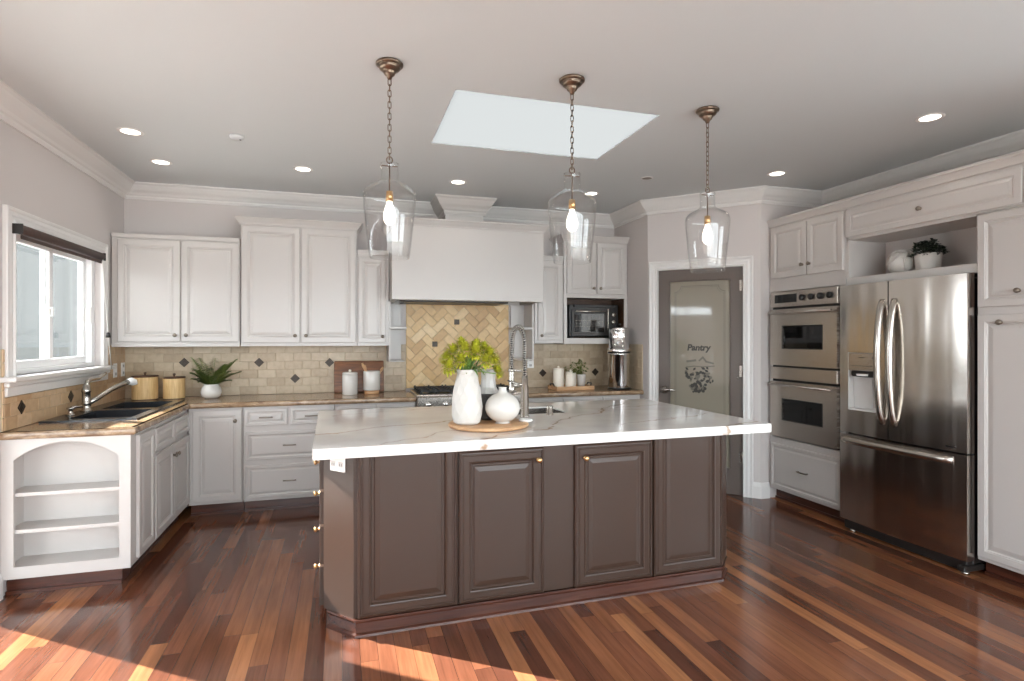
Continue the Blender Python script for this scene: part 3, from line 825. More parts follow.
bh = splash('tile_backsplash', 'golden travertine herringbone panel above the range', (0.600, YB, 0), 0, rh, herringbone(*rh[0]), 'tile_gold')
for x, z in ((0.505, 0.992 + 0.6), (0.283, 1.371)): inset(bh, x, z, 0.026, False)
rr = [(0.0, 1.205, 0.915, 1.368)]
br = splash('tile_backsplash', 'tan travertine brick backsplash below the toaster oven', (1.652, YB, 0), 0, rr, subway(rr), 'tile')
for x, z in ((2.023, 1.063), (2.626, 1.063)): inset(br, x - 1.652, z, 0.030)
rj = [(0.014, 0.62, 0.915, 1.368)]
splash('tile_backsplash', 'short travertine return on the side wall behind the steel water filter', (XJ, YB, 0), -PI / 2, rj, subway(rj), 'tile')
rl = [(3.79 - 3.79, 0.02, 0.915, 1.37), (0.02, 1.45, 0.915, 1.10), (1.45, 1.836, 0.915, 1.37)]
bw = splash('tile_backsplash', 'cream travertine backsplash under the sink window', (XL, 3.79, 0), PI / 2, rl, subway(rl), 'tile_tan')
for y, z in ((3.979, 1.03), (4.606, 1.03)): inset(bw, y - 3.79, z, 0.030)

def outlet(label, loc, rz, horiz=False, w=0.072, h=0.116):
    o = thing('wall_outlet', label, 'outlet', loc, rz)
    if horiz: w, h = h, w
    MB().box(-w / 2, w / 2, -0.006, 0, -h / 2, h / 2, 0.002).build('plate', 'plate', o)
    for s in (-1, 1):
        cx, cz = (s * w * 0.25, 0) if horiz else (0, s * h * 0.25)
        f = MB().box(cx - 0.015, cx + 0.015, -0.009, -0.006, cz - 0.013, cz + 0.013, 0.001).build('receptacle', 'socket', o)
        MB().box(cx - 0.009, cx - 0.005, -0.0095, -0.009, cz - 0.006, cz + 0.006).box(cx + 0.005, cx + 0.009, -0.0095, -0.009, cz - 0.006, cz + 0.006).build('slot', 'slot', f)
    return o
outlet('white outlet plate on the tiles right of the range', (1.885, YB - 0.0128, 1.175), 0)
outlet('cream outlet plate on the left wall nearest the room corner', (XL + 0.0128, 5.56, 1.165), PI / 2)
outlet('cream outlet plate on the left wall nearest the window casing', (XL + 0.0128, 5.39, 1.165), PI / 2)

# ------------------------------------------------------------------ wall cabinets
YU = 5.33
DU = YB - YU - 0.014
ccrown = [(0, 0), (0.050, 0), (0.050, -0.010), (0.040, -0.018), (0.028, -0.036), (0.014, -0.052), (0.010, -0.064), (0, -0.064)]
def wall_cab(label, x0, x1, z0, z1, y=YU, group=None):
    r = thing('wall_cabinet', label, 'cabinet', (x0, y, z0), 0, group)
    MB().box(0, x1 - x0, 0, YB - y - 0.014, 0, z1 - z0, 0.002).build('body', 'white', r)
    return r
u1 = wall_cab('low double-door white wall cabinet nearest the window', -1.79, -0.842, 1.37, 2.285)
door(u1, 0.045, 0.497, 0.03, 0.868, 0, (0.462, 0.085)); door(u1, 0.507, 0.942, 0.03, 0.868, 0, (0.545, 0.085))
MB().box(0, 0.948, -0.012, 0.0, 0.880, 0.915, 0.003).build('top_rail', 'white', u1)
MB().box(0, 0.948, -0.006, 0.0, -0.012, 0.02, 0.003).build('light_rail', 'white', u1)
u2 = wall_cab('tall double-door white wall cabinet with crown left of the hood', -0.835, 0.128, 1.36, 2.425)
door(u2, 0.012, 0.478, 0.03, 1.035, 0, (0.440, 0.092)); door(u2, 0.490, 0.950, 0.03, 1.035, 0, (0.530, 0.092))
MB().sweep([(0, YB - YU - 0.02), (0, 0), (0.963, 0), (0.963, YB - YU - 0.02)], ccrown, 1.115).box(0, 0.963, 0.0, 0.29, 1.055, 1.114).build('crown', 'white', u2)
u3 = wall_cab('narrow single-door white wall cabinet left of the hood', 0.131, 0.411, 1.36, 2.235)
door(u3, 0.012, 0.250, 0.03, 0.80, 0, (0.222, 0.085), fr=0.045)
MB().box(0, 0.28, -0.012, 0, 0.825, 0.875, 0.004).build('top_rail', 'white', u3)
u4 = wall_cab('narrow single-door white wall cabinet right of the hood', 1.830, 2.132, 1.38, 2.255)
door(u4, 0.03, 0.280, 0.03, 0.80, 0, (0.065, 0.075), fr=0.045)
MB().box(0, 0.302, -0.012, 0, 0.825, 0.875, 0.004).build('top_rail', 'white', u4)
u5 = thing('wall_cabinet', 'white wall cabinet with toaster oven niche and two small doors', 'cabinet', (2.140, YU, 1.37))
UW = 0.714
mb = MB(); z1 = 1.045
mb.box(0, UW, 0, DU, 0, 0.06, 0.002).box(0, 0.036, 0, DU, 0.06, 0.47).box(UW - 0.036, UW, 0, DU, 0.06, 0.47).box(0, UW, 0, DU, 0.47, z1, 0.002)
mb.build('body', 'white', u5)
MB().box(0.036, UW - 0.036, DU - 0.006, DU - 0.001, 0.06, 0.47).box(0.0362, 0.040, 0.012, DU - 0.006, 0.0605, 0.4695).box(UW - 0.040, UW - 0.0362, 0.012, DU - 0.006, 0.0605, 0.4695).build('niche_lining', 'darkwood', u5)
door(u5, 0.028, 0.350, 0.51, 1.03, 0, (0.318, 0.568), fr=0.05); door(u5, 0.362, 0.690, 0.51, 1.03, 0, (0.395, 0.568), fr=0.05)
MB().sweep([(0, DU - 0.01), (0, 0), (UW, 0)], ccrown, 1.105).box(0, UW, 0.0, DU - 0.01, 1.045, 1.104).build('crown', 'white', u5)

# range hood with chimney block
hd = thing('range_hood', 'large white box range hood with crown edge and chimney block', 'range hood', (0.417, 5.05, 1.772))
HW = 1.405; HD = YB - 5.05 - 0.014
mb = MB(); holed(0, HW, 0, HD, [(0.06, HW - 0.06, 0.10, HD - 0.02)], lambda a, b, c, d: mb.box(a, b, c, d, 0, 0.03))
mb.box(0, HW, 0, HD, 0.03, 0.69); mb.build('body', 'white', hd)
MB().sweep([(0, HD), (0, 0), (HW, 0), (HW, HD)], ccrown, 0.715).box(0, HW, 0, HD, 0.651, 0.714).build('crown', 'white', hd)
MB().box(0.12, 1.10, 0.14, HD - 0.04, -0.012, 0.03, 0.004).build('vent_insert', 'dark', hd)
ch = MB().box(0.515, 0.88, 0.25, HD, 0.715, ZC - 1.772 - 0.001).build('chimney', 'white', hd)
MB().sweep([(0.515, HD), (0.515, 0.25), (0.88, 0.25), (0.88, HD)], [(o * 0.95, z * 1.25) for o, z in crown], ZC - 1.772 - 0.002).build('chimney_crown', 'white', ch)

# small open spice shelves either side of the range alcove
def spice(label, x0, x1, right):
    r = thing('spice_shelf', label, 'shelf', (x0, YU + 0.01, 1.21))
    W = x1 - x0; d = YB - YU - 0.024
    MB().box(0, W, d - 0.012, d, 0.012, 0.558).build('back_panel', 'white', r)
    a = (W - 0.016, W) if right else (0, 0.016)
    MB().box(a[0], a[1], 0, d - 0.0125, 0.013, 0.558).build('side_panel', 'white', r)
    for z, e in ((0.0, 0.004), (0.305, 0.024)):
        MB().box(-e if right else 0, W if right else W + e, -0.004, d, z, z + 0.012 if z == 0 else z + 0.02, 0.003).build('shelf', 'white', r)
spice('small white open shelf hanging left of the herringbone tiles', 0.413, 0.550, False)
spice('small white open shelf hanging right of the herringbone tiles', 1.668, 1.826, True)

# toaster oven in the niche
to = thing('toaster_oven', 'black toaster oven with glass door in the wall cabinet niche', 'toaster oven', (2.205, YU + 0.03, 1.4305))
TW, TH, TD = 0.56, 0.345, 0.24
MB().box(0, TW, 0, TD, 0.015, TH, 0.008).box(0.05, TW - 0.05, -0.02, 0.02, TH - 0.03, TH, 0.004).build('body', 'black', to)
dd = MB(); holed(0.03, 0.42, 0.03, 0.29, [(0.055, 0.395, 0.06, 0.25)], lambda a, b, c, d: dd.box(a, b, -0.018, 0, c, d)); dd = dd.build('door', 'dark', to)
MB().box(0.055, 0.395, -0.012, -0.008, 0.06, 0.25).build('glass', 'ovenglass', dd)
MB().tube([(0.06, -0.045, 0.272), (0.39, -0.045, 0.272)], 0.008).tube([(0.07, -0.018, 0.272), (0.07, -0.045, 0.272)], 0.006).tube([(0.38, -0.018, 0.272), (0.38, -0.045, 0.272)], 0.006).build('handle', 'nickel', dd)
mb = MB()
for z in (0.12, 0.18): mb.tube([(0.06, -0.0135, z), (0.39, -0.0135, z)], 0.002, 6)
for k in range(8): mb.tube([(0.08 + k * 0.042, -0.0135, 0.07), (0.08 + k * 0.042, -0.0135, 0.24)], 0.0012, 6)
mb.build('rack', 'nickel', to)
MB().box(0.43, 0.445, -0.01, 0, 0.03, 0.30, 0.003).build('trim_strip', 'nickel', to)
for z in (0.09, 0.165, 0.24): MB().lathe([(0.024, 0), (0.021, 0.02), (0.0, 0.021)], seg=18, mat=T(0.50, 0, z) @ R_X).build('knob', 'nickel', to)
for x in (0.04, TW - 0.04): MB().box(x - 0.015, x + 0.015, 0.02, TD - 0.02, 0, 0.015).build('foot', 'dark', to)

# ------------------------------------------------------------------ island
IR = math.radians(1.0)
IX, IY = 0.052, 2.80
isl = thing('kitchen_island', 'taupe kitchen island with raised-panel doors and brass knobs', 'island', (IX, IY, 0), IR)
BX0, BX1, BY = -0.138, 2.240, 1.40
bodyp = [(0.0, 0.022), (2.105, 0.022), (BX1, 0.157), (BX1, BY), (BX0, BY), (BX0, 0.185)]
MB().prism(bodyp, 0.085, 0.55).prism([(0.0, 0.022), (2.105, 0.022), (BX1, 0.157), (BX1, 0.50), (BX0, 0.50), (BX0, 0.185)], 0.55, 0.862).box(BX0, BX1, 1.33, BY, 0.55, 0.862).box(BX0, BX0 + 0.02, 0.5, 1.33, 0.55, 0.862).box(BX1 - 0.02, BX1, 0.5, 1.33, 0.55, 0.862).build('body', 'taupe', isl)
pl = [(0.012, 0.008), (2.093, 0.008), (2.215, 0.130), (2.215, 1.37), (-0.108, 1.37), (-0.112, 0.150)]
mb = MB().prism([(x, y + 0.006) for x, y in pl], 0, 0.085)
mb.sweep([(p[0], p[1] + 0.006) for p in pl], [(-0.01, 0), (0.014, 0), (0.012, 0.012), (0.0, 0.018), (-0.01, 0.018)], 0, closed=True)
mb.sweep([(p[0], p[1] + 0.006) for p in pl], [(-0.01, 0.066), (0.006, 0.066), (0.010, 0.076), (0.010, 0.085), (-0.01, 0.085)], 0, closed=True)
mb.build('plinth', 'plinth', isl)
RI = rings_island(0.022)
MB().panel(0.018, 0.503, 0.088, 0.860, RI, open_top=True).build('side_panel', 'taupe', isl, (0, 0.022, 0))
d = MB().panel(0.512, 0.970, 0.088, 0.856, RI).build('door', 'taupe', isl, (0, 0.022, 0)); knob(d, 0.936, 0.793, -0.022, 'brass', 0.015)
d = MB().panel(1.148, 1.622, 0.088, 0.856, RI).build('door', 'taupe', isl, (0, 0.022, 0)); knob(d, 1.205, 0.785, -0.022, 'brass', 0.015)
MB().panel(1.634, 2.092, 0.088, 0.860, RI, open_top=True).build('side_panel', 'taupe', isl, (0, 0.022, 0))
# drawers down the left end, then a cupboard door
for (z0, z1, kz) in [(0.672, 0.855, 0.785), (0.498, 0.660, 0.623), (0.297, 0.486, 0.437), (0.092, 0.285, 0.245)]:
    dw = MB().panel(0, 0.62, z0, z1, rings_drawer(0.02)).build('drawer', 'taupe', isl, (BX0, 0.82, 0), (0, 0, -PI / 2))
    knob(dw, 0.50, kz, -0.02, 'brass', 0.014)
d = MB().panel(0, 0.55, 0.092, 0.855, RI).build('door', 'taupe', isl, (BX0, 1.38, 0), (0, 0, -PI / 2)); knob(d, 0.06, 0.79, -0.022, 'brass', 0.014)
CH = math.atan2(-0.163, 0.138)
ol = outlet('white outlet plate on the angled left corner of the island', (0, 0, 0), 0, True, 0.070, 0.105)
ca, sa = math.cos(IR), math.sin(IR)
lx, ly = -0.069 - 0.0006, 0.1035 - 0.0005
ol.location = (IX + lx * ca - ly * sa, IY + lx * sa + ly * ca, 0.815); ol.rotation_euler = (0, 0, IR + CH)
# quartz slab with the prep-sink cut-out
SH = (0.98, 1.475, 0.84, 1.20)
sl = thing('island_countertop', 'white quartz island top with tan veins', 'countertop', (IX, IY, 0), IR)
mb = MB(); holed(-0.185, 2.436, -0.006, 1.468, [SH], lambda a, b, c, d: mb.box(a, b, c, d, 0.8625, 0.914))
mb.build('slab', 'quartz', sl)
ps = thing('prep_sink', 'stainless undermount prep sink in the island top', 'sink', (IX, IY, 0), IR)
mb = MB(); a, b, c, d = SH[0] + 0.001, SH[1] - 0.001, SH[2] + 0.001, SH[3] - 0.001; t = 0.003
mb.box(a, b, c, d, 0.68, 0.683).box(a, a + t, c, d, 0.683, 0.905).box(b - t, b, c, d, 0.683, 0.905).box(a + t, b - t, c, c + t, 0.683, 0.905).box(a + t, b - t, d - t, d, 0.683, 0.905)
mb.build('basin', 'steel', ps)
MB().lathe([(0.04, 0), (0.04, 0.003), (0.015, 0.001), (0, 0.001)], c=((a + b) / 2, (c + d) / 2, 0.683), seg=20).build('drain', 'chrome', ps)

# spring faucet on the island
fx, fy = 1.146, 3.537
sf = thing('spring_faucet', 'tall brushed nickel spring faucet standing on the island top', 'faucet', (fx, fy, 0.9145), math.radians(-68))
MB().lathe([(0.032, 0), (0.032, 0.006), (0.026, 0.012), (0.026, 0.20), (0.022, 0.205), (0.020, 0.27), (0.0, 0.272)]).build('post', 'nickel', sf)
arcp = [(0, 0, 0.26 + 0.02 * k) for k in range(11)] + [(-0.068 + 0.068 * math.cos(a), 0.0, 0.48 + 0.11 * math.sin(a)) for a in [PI * k / 20 for k in range(1, 20)]] + [(-0.136, 0, 0.46 - 0.03 * k) for k in range(6)]
MB().tube(arcp, 0.008, 10).build('hose', 'dark', sf)
cp = []; P = [Vector(p) for p in arcp]
Ls = [0]
for i in range(1, len(P)): Ls.append(Ls[-1] + (P[i] - P[i - 1]).length)
turns = 44; ns = turns * 10
for k in range(ns + 1):
    s = Ls[-1] * k / ns; i = max(j for j in range(len(Ls)) if Ls[j] <= s + 1e-9); i = min(i, len(P) - 2)
    u = (s - Ls[i]) / (Ls[i + 1] - Ls[i]); p = P[i].lerp(P[i + 1], u); dd_ = (P[i + 1] - P[i]).normalized()
    n1 = Vector((0, 1, 0)); n2 = dd_.cross(n1); a = 2 * PI * turns * k / ns
    cp.append(p + (n1 * math.cos(a) + n2 * math.sin(a)) * 0.0155)
MB().tube(cp, 0.0034, 6).build('spring_coil', 'nickel', sf)
MB().lathe([(0.014, 0.31), (0.017, 0.30), (0.017, 0.19), (0.021, 0.18), (0.021, 0.15), (0.016, 0.145), (0.0, 0.145)], c=(-0.136, 0, 0), seg=20).build('spray_wand', 'nickel', sf)
MB().tube([(0, 0, 0.30), (-0.11, 0, 0.30), (-0.118, 0, 0.30)], 0.006).lathe([(0.024, 0.29), (0.024, 0.31)], c=(-0.136, 0, 0), seg=20).build('holder_arm', 'nickel', sf)
MB().tube([(0, 0, 0.21), (-0.10, 0.0, 0.20), (-0.136, 0.0, 0.205)], [0.014, 0.013, 0.015]).build('pot_spout', 'nickel', sf)
MB().tube([(0.0, 0, 0.21), (-0.03, -0.03, 0.215), (-0.11, -0.055, 0.235)], [0.014, 0.008, 0.006]).build('lever', 'nickel', sf)
ag = thing('soap_dispenser', 'short nickel post beside the island prep sink', 'soap dispenser', (1.335, 3.575, 0.9145))
MB().lathe([(0.024, 0), (0.024, 0.004), (0.021, 0.006), (0.021, 0.058), (0.018, 0.064), (0, 0.065)], seg=20).build('post', 'nickel', ag)

# ------------------------------------------------------------------ tray, vases and flowers on the island
tr = thing('round_tray', 'round light wood tray under the white vases', 'tray', (0.822, 3.225, 0.9145))
MB().lathe([(0.215, 0), (0.230, 0.004), (0.236, 0.012), (0.231, 0.022), (0.222, 0.024), (0.0, 0.0235)], seg=56).build('board', 'lightwood', tr)
MB().tube([(0.222 + 0.035 * math.cos(t), 0.035 * math.sin(t) - 0.02, 0.030) for t in [2 * PI * k / 20 for k in range(20)]], 0.007, 8, closed=True).build('handle', 'plate', tr)
ZT = 0.9145 + 0.0245
va = thing('tall_vase', 'tall faceted white ceramic vase holding the yellow-green flowers', 'vase', (0.688, 3.20, ZT))
segs = 11; prof = [(0.062, 0.0), (0.078, 0.012), (0.086, 0.05), (0.089, 0.10), (0.086, 0.15), (0.078, 0.20), (0.066, 0.245), (0.060, 0.285), (0.062, 0.312)]
V = []; F = []
for i, (r, z) in enumerate(prof):
    for k in range(segs):
        a = 2 * PI * (k + 0.5 * (i % 2)) / segs; rr_ = r * (1 + rnd.uniform(-0.035, 0.035) * (0 < i < 8))
        V.append((rr_ * math.cos(a), rr_ * math.sin(a), z))
for i in range(len(prof) - 1):
    for k in range(segs):
        k2 = (k + 1) % segs; A, B, C_, D2 = i * segs + k, i * segs + k2, (i + 1) * segs + k, (i + 1) * segs + k2
        if i % 2 == 0: F += [(A, B, C_), (B, D2, C_)]
        else: F += [(A, B, D2), (A, D2, C_)]
n0 = len(V)
for k in range(segs): V.append((0.052 * math.cos(2 * PI * k / segs), 0.052 * math.sin(2 * PI * k / segs), 0.312))
for k in range(segs): V.append((0.050 * math.cos(2 * PI * k / segs), 0.050 * math.sin(2 * PI * k / segs), 0.10))
tp = (len(prof) - 1) * segs
for k in range(segs):
    k2 = (k + 1) % segs
    F += [(tp + k, tp + k2, n0 + k2, n0 + k), (n0 + k, n0 + k2, n0 + segs + k2, n0 + segs + k)]
F.append(tuple(n0 + segs + k for k in range(segs))); F.append(tuple(range(segs))[::-1])
MB().add(V, F).build('vase_body', 'matte', va)
vb = thing('round_vase', 'round bulb-shaped white vase with narrow neck on the wood tray', 'vase', (0.893, 3.175, ZT))
prof = [(0.0, 0), (0.045, 0.0)] + [(0.101 * math.cos(t), 0.090 + 0.088 * math.sin(t)) for t in [-1.2 + k * 2.35 / 18 for k in range(19)]]
prof += [(0.030, 0.178), (0.024, 0.188), (0.022, 0.200), (0.025, 0.207), (0.020, 0.207), (0.017, 0.19), (0.017, 0.15), (0, 0.15)]
MB().lathe(prof, seg=40, cap=False).build('vase_body', 'ceramic', vb)
vc = thing('dark_vase', 'dark speckled vase with pale flared collar behind the tall white vase', 'vase', (0.850, 3.342, ZT))
MB().lathe([(0.0, 0), (0.050, 0), (0.056, 0.02), (0.062, 0.09), (0.062, 0.150), (0.058, 0.158), (0.0, 0.158)], seg=28, cap=False).build('vase_body', 'speckled', vc)
MB().lathe([(0.064, 0.158), (0.064, 0.166), (0.050, 0.195), (0.044, 0.24), (0.046, 0.300), (0.040, 0.300), (0.038, 0.23), (0.0, 0.17)], seg=12, smooth=False, cap=False).build('collar', 'collar', vc)

def blade(mb, base, tip, width, bend=0.03, n=6, fold=0.25):
    """a curved, pointed leaf with a fold along its midrib"""
    b, t = Vector(base), Vector(tip); d = (t - b); L = d.length; d.normalize()
    side = d.cross(Vector((0, 0, 1)));
    if side.length < 0.05: side = Vector((1, 0, 0))
    side.normalize(); up = side.cross(d)
    V = []; F = []
    for i in range(n + 1):
        u = i / n; p = b.lerp(t, u) + up * bend * math.sin(PI * u)
        wd = width * (math.sin(PI * min(1, 0.12 + 0.88 * u)) ** 0.7)
        if i == n: wd = 0.0003
        V += [p - side * wd + up * wd * fold, p, p + side * wd + up * wd * fold]
    for i in range(n):
        k = i * 3; F += [(k, k + 1, k + 4, k + 3), (k + 1, k + 2, k + 5, k + 4)]
    mb.add(V, F, True)
def bloom(mb, c, r, nrm):
    """a mop-head flower: dense narrow petals on a small dome"""
    z = Vector(nrm).normalized(); x = z.orthogonal().normalized(); y = z.cross(x); c = Vector(c)
    for k in range(64):
        ph = k * 2.39996; t = math.acos(1 - 1.55 * (k + 0.5) / 64)
        d = (x * math.cos(ph) + y * math.sin(ph)) * math.sin(t) + z * math.cos(t)
        b = c + d * r * 0.35; tip = c + d * r * rnd.uniform(0.9, 1.1) + z * r * 0.1
        blade(mb, b, tip, r * 0.13, r * 0.12, 3)
fl = thing('flower_bunch', 'bunch of yellow-green flowers with long leaves in the faceted vase', 'flowers', (0.711, 3.22, ZT + 0.27))
sm = MB(); lm = MB()
heads = [(-0.125, -0.03, 0.050, 0.056), (-0.095, 0.03, 0.135, 0.060), (-0.04, -0.045, 0.150, 0.058), (0.020, -0.06, 0.135, 0.058), (0.045, 0.04, 0.165, 0.058), (0.115, -0.01, 0.120, 0.058), (0.150, 0.02, 0.070, 0.054), (-0.04, 0.06, 0.180, 0.052), (0.10, 0.07, 0.155, 0.052), (-0.13, 0.05, 0.10, 0.05), (0.165, 0.0, 0.02, 0.045), (-0.07, -0.06, 0.09, 0.05), (0.075, -0.06, 0.085, 0.05)]
for (x, y, z, r) in heads:
    sm.tube([(-0.02, -0.01, -0.10), (x * 0.35 - 0.015, y * 0.3, 0.03), (x, y, z - r * 0.2)], 0.0035, 6)
    bm_ = MB(); bloom(bm_, (x, y, z), r, (x, y - 0.03, 0.10)); bm_.build('flower_head', 'bloom', fl)
for k in range(70):
    a = rnd.uniform(0, 2 * PI); R = rnd.uniform(0.07, 0.17); z = rnd.uniform(0.0, 0.17)
    blade(lm, (-0.02 + 0.015 * math.cos(a), -0.015 + 0.015 * math.sin(a), 0.0), (R * math.cos(a) - 0.005, R * math.sin(a) * 0.8, z), rnd.uniform(0.005, 0.010), rnd.uniform(0.02, 0.05), 7)
sm.build('stems', 'leaf', fl); lm.build('leaves', 'leaf', fl)

# ------------------------------------------------------------------ things on the back counter
ZK = 0.9145
def canister(x, y, r, h, label):
    c = thing('bamboo_canister', label, 'canister', (x, y, ZK), 0, 'bamboo canisters in the corner')
    mb = MB(); prof = [(r * 0.97, 0)]
    MB().lathe([(r, 0.012)] + [(r * (1 + 0.006 * (k % 2)), 0.012 + (h - 0.024) * k / 24) for k in range(25)] + [(r, h - 0.012)], seg=40).build('body', 'bamboo', c)
    MB().lathe([(r * 1.01, 0), (r * 1.03, 0.004), (r * 1.03, 0.012), (r, 0.0125)], seg=40).build('base_ring', 'darkwood', c)
    l = MB().lathe([(r * 1.03, h - 0.012), (r * 1.04, h - 0.006), (r * 1.02, h), (0.0, h + 0.002)], seg=40).build('lid', 'darkwood', c)
    MB().lathe([(0.008, h), (0.007, h + 0.012), (0.012, h + 0.02), (0.009, h + 0.028), (0, h + 0.029)], seg=16).build('knob', 'darkwood', l)
canister(-1.573, 5.40, 0.094, 0.205, 'larger bamboo canister with dark lid nearest the window faucet')
canister(-1.358, 5.40, 0.081, 0.190, 'smaller bamboo canister with dark lid next to the fern')

fp = thing('potted_fern', 'green fern in a round white bowl below the wall cabinets', 'potted plant', (-1.075, 5.40, ZK))
MB().lathe([(0, 0), (0.045, 0), (0.072, 0.02), (0.082, 0.05), (0.076, 0.085), (0.060, 0.110), (0.058, 0.122), (0.052, 0.122), (0.052, 0.10), (0, 0.095)], seg=36, cap=False).build('pot', 'ceramic', fp)
mb = MB()
for k in range(30):
    a = 2 * PI * k / 30 + rnd.uniform(-0.1, 0.1); el = rnd.uniform(0.5, 1.45); L = rnd.uniform(0.25, 0.37)
    if math.sin(a) > 0.3: L *= 0.65
    if math.cos(a) < -0.6: L *= 0.72
    pts = []
    for i in range(9):
        u = i / 8; e = el - 0.8 * u * u; 
        pts.append(Vector((0.02 * math.cos(a) + L * u * math.cos(a) * math.cos(el * 0.8), 0.02 * math.sin(a) + L * u * math.sin(a) * math.cos(el * 0.8) * 0.75, 0.10 + L * u * math.sin(el) - 0.07 * u * u)))
    mb.tube(pts, 0.0016, 5)
    for i in range(1, 9):
        d = (pts[i] - pts[i - 1]).normalized(); s = d.cross(Vector((0, 0, 1))); s.normalize() if s.length > 0.01 else None
        for q in (0.0, 0.5):
            p = pts[i - 1].lerp(pts[i], q); ln = 0.056 * math.sin(PI * min(0.95, 0.2 + 0.75 * (i - 1 + q) / 8)) + 0.008
            for sg in (-1, 1): blade(mb, p, p + s * sg * ln + d * ln * 0.55 + Vector((0, 0, -0.006)), 0.0095, 0.004, 3)
mb.build('foliage', 'fern', fp)

cb = MB(); 
cb.box(-0.228, 0.228, -0.011, 0.011, 0, 0.297, 0.009, 3)
o = cb.build('cutting_board', 'board', None, (0.155, 5.565, ZK + 0.003), (math.radians(-8), 0, 0))
tag(o, 'dark walnut cutting board leaning on the backsplash behind white jars', 'cutting board')
jr = thing('lidded_jar', 'white ceramic jar with lid in front of the cutting board', 'jar', (0.068, 5.385, ZK))
MB().lathe([(0, 0), (0.062, 0), (0.066, 0.006), (0.068, 0.10), (0.068, 0.180), (0.064, 0.184), (0, 0.184)], seg=36, cap=False).build('body', 'ceramic', jr)
l = MB().lathe([(0.066, 0.1845), (0.068, 0.190), (0.066, 0.202), (0.055, 0.207), (0, 0.208)], seg=36).build('lid', 'ceramic', jr)
MB().lathe([(0.012, 0.207), (0.012, 0.224), (0.010, 0.228), (0, 0.229)], seg=18).build('knob', 'cream', l)
cr = thing('utensil_crock', 'white crock on a wood base holding wooden utensils', 'crock', (0.262, 5.42, ZK))
MB().lathe([(0, 0), (0.066, 0), (0.068, 0.008), (0.068, 0.032), (0, 0.034)], seg=36, cap=False).build('wood_base', 'lightwood', cr)
MB().lathe([(0, 0.0345), (0.073, 0.0345), (0.076, 0.04), (0.077, 0.205), (0.074, 0.210), (0.070, 0.205), (0.068, 0.06), (0, 0.055)], seg=36, cap=False).build('body', 'ceramic', cr)
for i, (tx, ty, dx, w_, nm, lb) in enumerate(((-0.02, 0.01, -0.085, 0.014, 'wooden_spoon', 'wooden spoon leaning left in the white crock'), (-0.035, 0.0, -0.060, 0.010, 'wooden_spatula', 'shorter wooden spatula leaning left in the white crock'), (0.03, 0.0, 0.105, 0.013, 'wooden_fork', 'wooden utensil leaning right in the white crock'))):
    b_ = Vector((0.262 + tx * 0.3, 5.42 + ty, ZK + 0.062)); e_ = Vector((0.262 + dx, 5.42 + 0.02, ZK + 0.285 - 0.02 * i)); mid = b_.lerp(e_, 0.75)
    mb = MB().tube([b_, b_.lerp(e_, 0.3), mid, b_.lerp(e_, 0.88), e_], [0.006, 0.006, 0.007, w_, w_ * 0.7], 10)
    tag(mb.build(nm, 'lightwood'), lb, 'utensil')

wt = thing('serving_tray', 'rectangular wooden tray with dark handles right of the range', 'tray', (2.205, 5.30, ZK))
mb = MB(); mb.box(-0.20, 0.20, -0.13, 0.13, 0, 0.018, 0.004)
for a in ((-0.20, 0.20, -0.13, -0.12), (-0.20, 0.20, 0.12, 0.13), (-0.20, -0.19, -0.12, 0.12), (0.19, 0.20, -0.12, 0.12)): mb.box(a[0], a[1], a[2], a[3], 0.018, 0.04, 0.002)
mb.build('board', 'lightwood', wt)
for s in (-1, 1): MB().tube([(s * 0.195, -0.05, 0.035), (s * 0.205, -0.045, 0.062), (s * 0.205, 0.045, 0.062), (s * 0.195, 0.05, 0.035)], 0.006, 8).build('handle', 'dark', wt)
ZW = ZK + 0.0185
def lidjar(x, y, r, h, label):
    j = thing('white_canister', label, 'canister', (x, y, ZW), 0, 'white canisters on the wooden tray')
    MB().lathe([(0, 0), (r * 0.94, 0), (r, 0.006), (r, h - 0.02), (r * 0.97, h - 0.018), (0, h - 0.018)], seg=32, cap=False).build('body', 'cream', j)
    l = MB().lathe([(r * 0.97, h - 0.0175), (r, h - 0.012), (r * 0.95, h), (0, h + 0.002)], seg=32).build('lid', 'cream', j)
    MB().lathe([(0.009, h), (0.012, h + 0.012), (0.008, h + 0.02), (0, h + 0.021)], seg=14).build('knob', 'cream', l)
lidjar(2.075, 5.31, 0.052, 0.195, 'taller white canister on the wooden tray')
lidjar(2.205, 5.31, 0.054, 0.158, 'shorter white canister in the middle of the wooden tray')
hp = thing('potted_herb', 'small leafy herb in a white pot at the right of the wooden tray', 'potted plant', (2.327, 5.32, ZW))
MB().lathe([(0, 0), (0.036, 0), (0.044, 0.11), (0.046, 0.13), (0.041, 0.13), (0.038, 0.115), (0, 0.11)], seg=28, cap=False).build('pot', 'ceramic', hp)
mb = MB()
for k in range(60):
    a = rnd.uniform(0, 2 * PI); r = 0.14 * rnd.random() ** 0.6; zz = 0.12 + 0.15 * rnd.random() * (1 - (r / 0.17) ** 2) + 0.01
    p = Vector((r * math.cos(a) - 0.045 * (r / 0.1), r * math.sin(a) * 0.55, zz)); mb.tube([(0, 0, 0.11), p * 0.5 + Vector((0, 0, 0.08)), p], 0.0011, 4)
    for q in range(6):
        t = rnd.uniform(0, 2 * PI); blade(mb, p, p + Vector((0.02 * math.cos(t), 0.02 * math.sin(t), rnd.uniform(-0.012, 0.02))), 0.008, 0.003, 3)
mb.build('foliage', 'herb', hp)
wf = thing('water_filter', 'tall polished steel water filter on the counter corner', 'water filter', (2.690, 5.20, ZK))
MB().lathe([(0, 0), (0.112, 0), (0.116, 0.006), (0.116, 0.016), (0.108, 0.018), (0, 0.018)], seg=44, cap=False).build('base_ring', 'black', wf)
